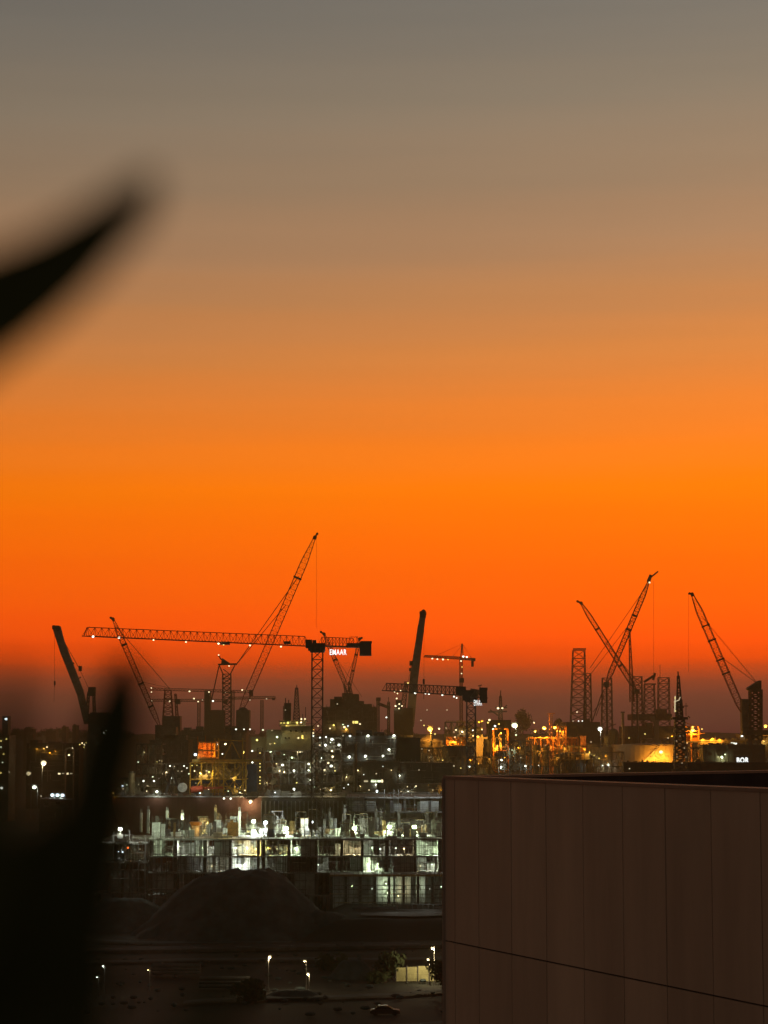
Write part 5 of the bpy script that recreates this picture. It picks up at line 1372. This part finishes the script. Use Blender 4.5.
k = MB(); p = P(196, 823, 516); k.cyl((p.x, 516, ZDK + 1.2), (p.x, 516, ZDK + 3.2), .7, 1.5, 18); k.cyl((p.x, 516, ZDK + .5), (p.x, 516, ZDK + 1.2), .4, .7, 14); k.build('bowl', 'steel_orange', hp)
k = MB()
for sx in (-1, 1):
    for sy in (-1, 1): k.beam((p.x + sx * 1.2, 516 + sy * 1.0, ZDK), (p.x + sx * 1.0, 516 + sy * .8, ZDK + 2.6), .12)
k.build('legs', 'steel_yellow', hp)
light(P(199, 826, 510), 260, 'warm', hp)  # unseen light on the hopper
rng = random.Random(77)


def panel_item(i, px, Y, wpx, hpx, m, lean, label=None, group=None):
    a = P(px, HY, Y).x; w_, h_ = M(wpx, Y), M(hpx, Y); ly = lean * h_
    mb = MB()
    mb.add([(a, Y, ZDK + .02), (a + w_, Y, ZDK + .02), (a + w_, Y + ly, ZDK + h_), (a, Y + ly, ZDK + h_), (a, Y + .12, ZDK + .02), (a + w_, Y + .12, ZDK + .02), (a + w_, Y + ly + .12, ZDK + h_), (a, Y + ly + .12, ZDK + h_)],
           [(3, 2, 1, 0), (4, 5, 6, 7), (0, 1, 5, 4), (1, 2, 6, 5), (2, 3, 7, 6), (3, 0, 4, 7)])
    for s in range(3):
        x = lerp(a + .1, a + w_ - .1, s / 2); mb.beam((x, Y - .06, ZDK + .03), (x, Y - .06 + ly, ZDK + h_), .08)
    mb.beam((a + w_ * .5, Y + .1 + ly, ZDK + h_ * .8), (a + w_ * .5, Y + 1.6 + ly, ZDK + .02), .08)
    o = mb.build('formwork_panel', m, None, (a + w_ / 2, Y, ZDK)); return tag(o, label, 'formwork', group)


panel_item(0, 153, 506, 8, 15, 'pale_sheet', .1, 'tall white formwork panel standing bright in the left floodlight glow')
panel_item(0, 162, 508, 4, 13, 'pale_sheet', .2, 'narrow white formwork panel beside the tall white one')
panel_item(0, 228, 512, 11, 14, 'plywood', .05, 'yellow lit plywood formwork panel left of the three grouped floodlights')
panel_item(0, 269, 508, 5, 8, 'blue_tarp', .4, 'small bluish leaning sheet below the cool grouped floodlight')
panel_item(0, 190, 506, 5, 8, 'pale_sheet', .5, 'small pale leaning sheet left of the orange hopper')
light(P(160, 826, 499), 700, 'green', fbL); light(P(233, 826, 505), 420, 'yellow', fbL); light(P(200, 835, 497), 200, 'green', fbL)  # unseen lights on the formwork panels
for i in range(64):
    px = rng.uniform(152, 440)
    if 296 < px < 322: continue
    panel_item(i, px, rng.uniform(509, 540), rng.uniform(2, 8), rng.uniform(4, 17), rng.choice(['plywood', 'blockwork', 'concrete', 'pale_sheet', 'concrete_dark']), rng.uniform(0, .25),
               'one of many leaning formwork panels cluttering the floodlit upper deck', 'formwork panels on the floodlit deck')
for i in range(70):
    px = rng.uniform(150, 442); Y = rng.uniform(502, 543); x = P(px, HY, Y).x; mb = MB(); n_ = rng.randint(4, 10); h_ = rng.uniform(1.6, 5.2)
    for j in range(n_):
        bx = x + j * .32 + rng.uniform(-.06, .06); mb.beam((bx, Y, ZDK), (bx + rng.uniform(-.15, .15), Y, ZDK + h_ * rng.uniform(.8, 1)), .07)
    for z in (.4, .75): mb.beam((x - .1, Y, ZDK + h_ * z), (x + n_ * .32, Y, ZDK + h_ * z), .05)
    tag(mb.build('rebar_cage', 'steel_grey', None, (x, Y, ZDK)), 'one of many upright rebar cages rising from the floodlit upper deck', 'rebar', 'rebar cages on the floodlit deck')
for i in range(30):
    px = rng.uniform(152, 440); Y = rng.uniform(508, 544); x = P(px, HY, Y).x; h_ = rng.uniform(2.6, 5.5); w_ = rng.uniform(1.6, 2.6)
    t = thing('scaffold_tower', 'one of many thin scaffold towers on the floodlit upper deck', 'scaffold', Vector((x, Y, ZDK)), 'scaffold towers on the floodlit deck')
    k = MB()
    for sx in (0, w_):
        for sy in (0, 1.4): k.beam((x + sx, Y + sy, ZDK), (x + sx, Y + sy, ZDK + h_), .09)
    for z in (.5, .98):
        for sy in (0, 1.4): k.beam((x, Y + sy, ZDK + h_ * z), (x + w_, Y + sy, ZDK + h_ * z), .08)
    k.beam((x, Y, ZDK), (x + w_, Y, ZDK + h_ * .5), .07); k.beam((x + w_, Y, ZDK + h_ * .5), (x, Y, ZDK + h_ * .98), .07)
    k.build('frame', 'steel_grey', t)
    k = MB(); k.box((x + .05, Y + .05, ZDK + h_ * .98 + .05), (x + w_ - .05, Y + 1.35, ZDK + h_ * .98 + .12)); k.build('platform', 'plywood', t)
for i in range(60):
    px = rng.uniform(152, 442); Y = rng.uniform(503, 542); x = P(px, HY, Y).x; mb = MB(); z = ZDK; w_ = rng.uniform(1.0, 2.6)
    for j in range(rng.randint(2, 5)):
        h_ = rng.uniform(.15, .4); o_ = rng.uniform(-.15, .15); mb.box((x + o_, Y, z), (x + w_ + o_, Y + 1.1, z + h_)); z += h_ + .004
    tag(mb.build('material_stack', rng.choice(['plywood', 'blockwork', 'pale_sheet', 'concrete']), None, (x, Y, ZDK)), 'one of many low stacks of boards and blocks on the floodlit deck', 'building material', 'stacks of material on the floodlit deck')
# slim concrete columns rising from the deck
for i, px in enumerate([142, 149, 168, 183, 216, 240, 330, 345, 376, 381, 399, 427, 436]):
    Y = 530 if i % 2 else 536; x = P(px, HY, Y).x; mb = MB(); h_ = 4.6 + (i * 37 % 10) * .14
    mb.box((x - .3, Y, ZDK), (x + .3, Y + .6, ZDK + h_))
    for sx in (-.2, 0, .2): mb.beam((x + sx, Y + .3, ZDK + h_), (x + sx, Y + .3, ZDK + h_ + .9), .06)
    tag(mb.build('concrete_column', 'concrete', None, (x, Y, ZDK)), 'one of the bare concrete columns standing up from the floodlit deck', 'column', 'bare columns on the floodlit deck')

# ------------------------------------------------------------------ dark foreground ground
def mound(name, label, px, Y, rx, ry, hgt, m='sand', seed=0.0, flat=.25, nx=70, ny=44):
    cx = P(px, HY, Y).x; vs = []; fs = []
    for j in range(ny + 1):
        for i in range(nx + 1):
            u, v = i / nx * 2 - 1, j / ny * 2 - 1
            r = math.hypot(u, v)
            z = max(0.0, min(1.0, (1 - r) / (1 - flat)))
            z = .55 * z * z * (3 - 2 * z) + .45 * math.sin(z * math.pi / 2) if r < 1 else 0.0
            x, y = cx + u * rx, Y + v * ry
            z *= hgt * (1 + .09 * mnoise.noise(Vector((x * .08, y * .08, seed))))
            if .05 < r < 1: z -= .11 * hgt * r * (.5 + mnoise.noise(Vector((math.cos(math.atan2(v, u)) * 4.5, math.sin(math.atan2(v, u)) * 4.5, seed + 2)))) * (1 - r) * 4 * .6
            if r < 1: z += .9 * hgt / 13 * mnoise.noise(Vector((x * .3, y * .3, seed + 4))) + .5 * hgt / 13 * mnoise.noise(Vector((x * 1.1, y * 1.1, seed + 9)))
            vs.append((x, y, z - .15 if r < 1 else -.3))
    for j in range(ny):
        for i in range(nx):
            a = j * (nx + 1) + i; fs.append((a, a + 1, a + nx + 2, a + nx + 1))
    mb = MB(); mb.add(vs, fs); o = mb.build(name, m, None, (cx, Y, 0), smooth=True); return tag(o, label, 'mound')


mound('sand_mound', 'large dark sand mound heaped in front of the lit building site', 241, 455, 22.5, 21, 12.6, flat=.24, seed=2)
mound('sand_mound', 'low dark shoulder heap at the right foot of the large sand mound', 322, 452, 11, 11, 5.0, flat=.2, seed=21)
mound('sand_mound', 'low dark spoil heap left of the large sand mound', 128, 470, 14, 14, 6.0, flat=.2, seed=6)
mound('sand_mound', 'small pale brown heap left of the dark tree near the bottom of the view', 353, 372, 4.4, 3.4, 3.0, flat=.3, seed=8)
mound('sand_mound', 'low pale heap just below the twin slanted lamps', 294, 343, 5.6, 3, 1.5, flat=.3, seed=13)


def strip(name, m, pts0, pts1, z):
    mb = MB(); n = len(pts0)
    mb.add([Vector((*p, z)) for p in pts0] + [Vector((*p, z)) for p in pts1], [(i, i + 1, n + i + 1, n + i) for i in range(n - 1)])
    return tag(mb.build(name, m), kind='structure')


def curve_y(x): return 418 + 7 * math.sin(x * .03 + .6)
xs = [-110 + 6 * i for i in range(34)]
strip('road', 'asphalt', [(x, curve_y(x)) for x in xs], [(x, curve_y(x) + 9) for x in xs], .56)
k = MB()
for i in range(len(xs) - 1):
    for off in (-.35, 9.05):
        p, q = (xs[i], curve_y(xs[i]) + off), (xs[i + 1], curve_y(xs[i + 1]) + off)
        k.add([(p[0], p[1], .1), (q[0], q[1], .1), (q[0], q[1] + .3, .1), (p[0], p[1] + .3, .1), (p[0], p[1], .7), (q[0], q[1], .7), (q[0], q[1] + .3, .7), (p[0], p[1] + .3, .7)],
              [(4, 5, 6, 7), (0, 1, 5, 4), (3, 7, 6, 2)])
tag(k.build('kerb', 'kerb'), kind='structure')
k = MB()
for i in range(24):
    x = -100 + i * 8; y = curve_y(x + 1.5) + 4.5; k.box((x, y - .07, .564), (x + 3, y + .07, .566))
tag(k.build('road_marking', 'paint_white'), kind='structure')
fx0, fx1 = P(352, HY, 460).x, P(560, HY, 470).x
bk = MB(); nbx, nby = 60, 16; vs = []; fs = []
for j in range(nby + 1):
    for i in range(nbx + 1):
        x = lerp(fx0 - 12, fx1, i / nbx); y = lerp(430, 486.2, j / nby); hgt_ = 3.75 * min(1, max(0, (y - 431) / 13)) * min(1, max(0, (x - fx0 + 11) / 9))
        vs.append((x, y, hgt_ + (.45 * mnoise.noise(Vector((x * .16, y * .16, 5))) if hgt_ > .1 and j < nby - 5 else 0) - .05))
for j in range(nby):
    for i in range(nbx):
        a = j * (nbx + 1) + i; fs.append((a, a + 1, a + nbx + 2, a + nbx + 1))
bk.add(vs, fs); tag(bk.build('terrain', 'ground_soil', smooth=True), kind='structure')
strip('forecourt', 'concrete_dark', [(fx0 + 2, 450), (fx0 + 12, 447), (fx0 + 24, 451), (fx1, 449)], [(fx0 + 2, 456), (fx0 + 12, 459), (fx0 + 24, 460), (fx1, 458)], 4.1)
light(P(396, 898, 458), 160, 'white', pd); light(P(428, 898, 462), 160, 'white', pd)  # unseen lights over the forecourt
# curved hoarding rails and blocks on the forecourt
for i, (pa, pb, lab) in enumerate([((352, 909), (398, 909), 'long low dark barrier along the pale forecourt below the scaffolding'), ((396, 906), (444, 910), 'second low barrier, nearer the panelled wall on the forecourt')]):
    Y = 470 - i * 6; k = MB(); p, q = P(pa[0], HY, Y), P(pb[0], HY, Y)
    k.box((p.x, Y, .56 + 3.2), (q.x, Y + .3, 1.0 + 3.2))
    n_ = 9
    for j in range(n_ + 1): x = lerp(p.x + .1, q.x - .1, j / n_); k.beam((x, Y + .15, 4.2), (x, Y + .15, 5.2), .08)
    k.beam((p.x, Y + .15, 5.2), (q.x, Y + .15, 5.2), .1)
    tag(k.build('barrier', 'concrete_dark', None, ((p.x + q.x) / 2, Y, .56)), lab, 'barrier')

# lit hoarding and lamps near the bottom
Y = 366
hd = thing('site_hoarding', 'yellow lit site hoarding fence under two small pole lamps near the panelled wall', 'fence', Vector((P(412, HY, Y).x, Y, 0)))
a, b = P(396, HY, Y).x, P(450, HY, Y).x
for i in range(5):
    k = MB(); x0_ = lerp(a, b, i / 5) + .03; x1_ = lerp(a, b, (i + 1) / 5) - .03; yy = Y + (i % 2) * .05
    k.box((x0_, yy, .1), (x1_, yy + .08, 2.3 + .12 * (i % 3)))
    for z in (.5, 1.2, 1.9): k.box((x0_, yy - .05, z), (x1_, yy - .003, z + .08))
    k.build('fence_panel', 'hoarding', hd)
for i in range(6):
    k = MB(); x = lerp(a, b, i / 5); k.box((x - .06, Y - .2, 0), (x + .06, Y - .06, 2.6)); k.build('post', 'steel_grey', hd)
pole_lamp('taller of two small pole lamps above the yellow lit hoarding', 432.4, 948.4, 362, 'warm', 1.3, 800, arm=.3)
pole_lamp('lower of two small pole lamps above the yellow lit hoarding', 428, 960, 361, 'warm', 1.1, 700, arm=.25)
pole_lamp('single street lamp on a pale pole, left of the twin slanted lamps', 269.8, 957, 352, 'warm', 1.4, 500, arm=-.2)
pole_lamp('upper of the twin slanted lamps in the dark foreground', 304.6, 961, 356, 'warm', 1.1, 150, arm=.3)
pole_lamp('lower of the twin slanted lamps in the dark foreground', 308, 974, 350, 'warm', 1.2, 250, arm=.2)
pole_lamp('upper of two tiny ground lamps at the dark lower left', 103, 966, 350, 'white', 1.1, 40, arm=.3)
pole_lamp('lower of two tiny ground lamps at the dark lower left', 97, 977, 346, 'white', 1.0, 40, arm=.3)
pole_lamp('tiny dim lamp right of the two ground lamps at the dark lower left', 148, 970, 352, 'dim', .8, 15, arm=.3)
pole_lamp('tiny orange lamp seen between the dark leaves at the left', 47, 887, 520, 'orange', 1.0, 40, arm=.3)
for px, yt, yb, wd, Y, lab in [(385, 951, 986, 40, 366, 'broad dark tree just left of the yellow lit hoarding'), (443, 956, 990, 30, 350, 'dark tree half hidden by the panelled wall corner, right of the hoarding'),
                               (246, 978, 1004, 40, 338, 'low dark bushy tree left of the single street lamp'), (330, 952, 976, 30, 385, 'dark bushy tree behind the small pale brown heap')]:
    tree(lab, px, yt, yb, wd, Y, 900)
# parked car
Y = 322; cx = P(385, HY, Y).x
car = thing('parked_car', 'dark parked car standing alone on the ground below the broad tree', 'car', Vector((cx, Y, 0)))
L2 = 2.15
k = MB(); prof = [(-L2, .35), (-L2, .8), (-L2 + .25, .95), (-1.0, 1.0), (1.2, .98), (L2 - .1, .85), (L2, .6), (L2, .35)]
k.prism([Vector((cx + x, Y - .85, z)) for x, z in prof], 1.7); k.build('body', 'car_paint', car)
k = MB(); prof = [(-1.5, 1.003), (-1.0, 1.42), (.35, 1.46), (1.15, 1.003)]
k.prism([Vector((cx + x, Y - .72, z)) for x, z in prof], 1.44); k.build('cabin', 'glass_dark', car)
k = MB(); k.prism([Vector((cx + x, Y - .7, z)) for x, z in [(-1.0, 1.465), (.35, 1.465), (.3, 1.5), (-.95, 1.5)]], 1.4); k.build('roof', 'car_paint', car)
for sx in (-1.35, 1.35):
    for sy in (-.86, .70):
        k = MB(); k.cyl((cx + sx, Y + sy, .32), (cx + sx, Y + sy + .18, .32), .32, n=18); k.build('wheel', 'rubber', car)

module('pipe_rack', 'dark thin pipe rack standing along the foot of the lamp dotted dock wall', 'pipe rack', 338, 762, 400, yz(770, ZD), 770, 6, 8, 3, 'steel_dark', 'pipe_mix', .6, [(360, 786, 'dim', .5, 60), (391, 770, 'dim', .5, 40)], 6, 103, clutter=70)
module('pipe_rack', 'low dark pipe rack on the ship deck in front of the long workshop', 'pipe rack', 398, 784, 452, yz(730, ZD), 730, 8, 8, 2, 'steel_grey', 'pipe_mix', .5, [(410, 791, 'dim', .5, 60), (433, 790, 'dim', .5, 40)], 5, 107, clutter=60)
module('pipe_rack', 'pipe rack of dim grey pipes left of the tarpaulin boxes on the ship deck', 'pipe rack', 118, 778, 158, yz(722, ZD), 722, 8, 6, 2, 'steel_grey', 'pipe_mix', .5, [(148, 786, 'dim', .5, 60)], 5, 109, clutter=50)
module('process_module', 'dim brown pipe module between the dark shed and the pale drum tank', 'process module', 418, 748, 448, yz(835, 0), 835, 6, 6, 6, 'steel_dark', 'pipe_warm', .6, [(431, 757, 'dim', .4, 160)], 5, 113, clutter=50)
module('process_module', 'brown pipe bundles along the front of the plain brown yard building', 'process module', 586, 752, 624, yz(860, 0), 860, 6, 7, 6, 'steel_dark', 'pipe_warm', .6, [(596, 757, 'dim', .4, 160)], 5, 117, clutter=60)
module('process_module', 'dark unlit lattice module behind the wall, right of the derrick foot', 'process module', 692, 748, 716, yz(846, 0), 846, 6, 5, 6, 'steel_dark', 'pipe_mix', .6, [], 5, 119, clutter=40)

t = module('process_module', 'orange lit pipe bundles in front of the broad dark dome', 'process module', 560, 746, 600, yz(838, 0), 838, 6, 8, 7, 'steel_dark', 'pipe_warm', .5, [(566, 748, 'amber', .4, 1500), (584, 749, 'amber', .4, 1200)], 4, 123, clutter=60)
module('process_module', 'dark pipe module below the twin orange lamps, in front of the upright cylinders', 'process module', 526, 751, 560, yz(846, 0), 846, 6, 7, 6, 'steel_dark', 'pipe_warm', .5, [(540, 752, 'amber', .4, 900)], 4, 127, clutter=60)
module('process_module', 'dim module of pipes in front of the orange lit wall and leaning stacks', 'process module', 450, 757, 500, yz(836, 0), 836, 6, 9, 5, 'steel_dark', 'pipe_mix', .5, [(470, 760, 'amber', .4, 500), (490, 759, 'amber', .4, 900)], 4, 131, clutter=60)

# tracks, rubble and stores on the dark ground
for i, (xa, ya, xb2, yb, wd2) in enumerate([(-60, 388, 20, 402, 4), (-30, 330, 14, 352, 3.4), (-70, 436, -18, 428, 3), (-14, 300, 30, 322, 3.6)]):
    p0 = []; p1 = []
    for q in range(15):
        t_ = q / 14; x = lerp(xa, xb2, t_); y = lerp(ya, yb, t_) + 3 * math.sin(t_ * 5 + i); p0.append((x, y)); p1.append((x, y + wd2 * (1 + .2 * math.sin(q * 1.7))))
    strip('path', 'sand', p0, p1, .53 + .006 * i)
rng = random.Random(61); rb2 = MB()
for i in range(260):
    x = rng.uniform(-60, 30); y = rng.uniform(318, 428); r_ = rng.uniform(.15, .6); rb2.ball((x, y, .45), r_ * rng.uniform(.7, 1.6), r_, r_ * .6, 6, 4)
tag(rb2.build('rubble', 'sand'), 'scattered rubble lumps on the dark open ground', 'rubble', kind='stuff')
for px, Y, lab in [(178, 372, 'stack of long dark pipes on the dark ground, nearest the large mound'), (226, 352, 'stack of long dark pipes left of the low bushy tree')]:
    c = P(px, HY, Y).x; k = MB()
    for r_ in range(3):
        for q in range(5 - r_):
            yy = Y + q * .62 + r_ * .31; k.cyl((c - 4, yy, .85 + r_ * .54), (c + 4, yy, .85 + r_ * .54), .29, n=10)
    tag(k.build('pipe_stack', 'concrete_dark', None, (c, Y, .5)), lab, 'pipes')
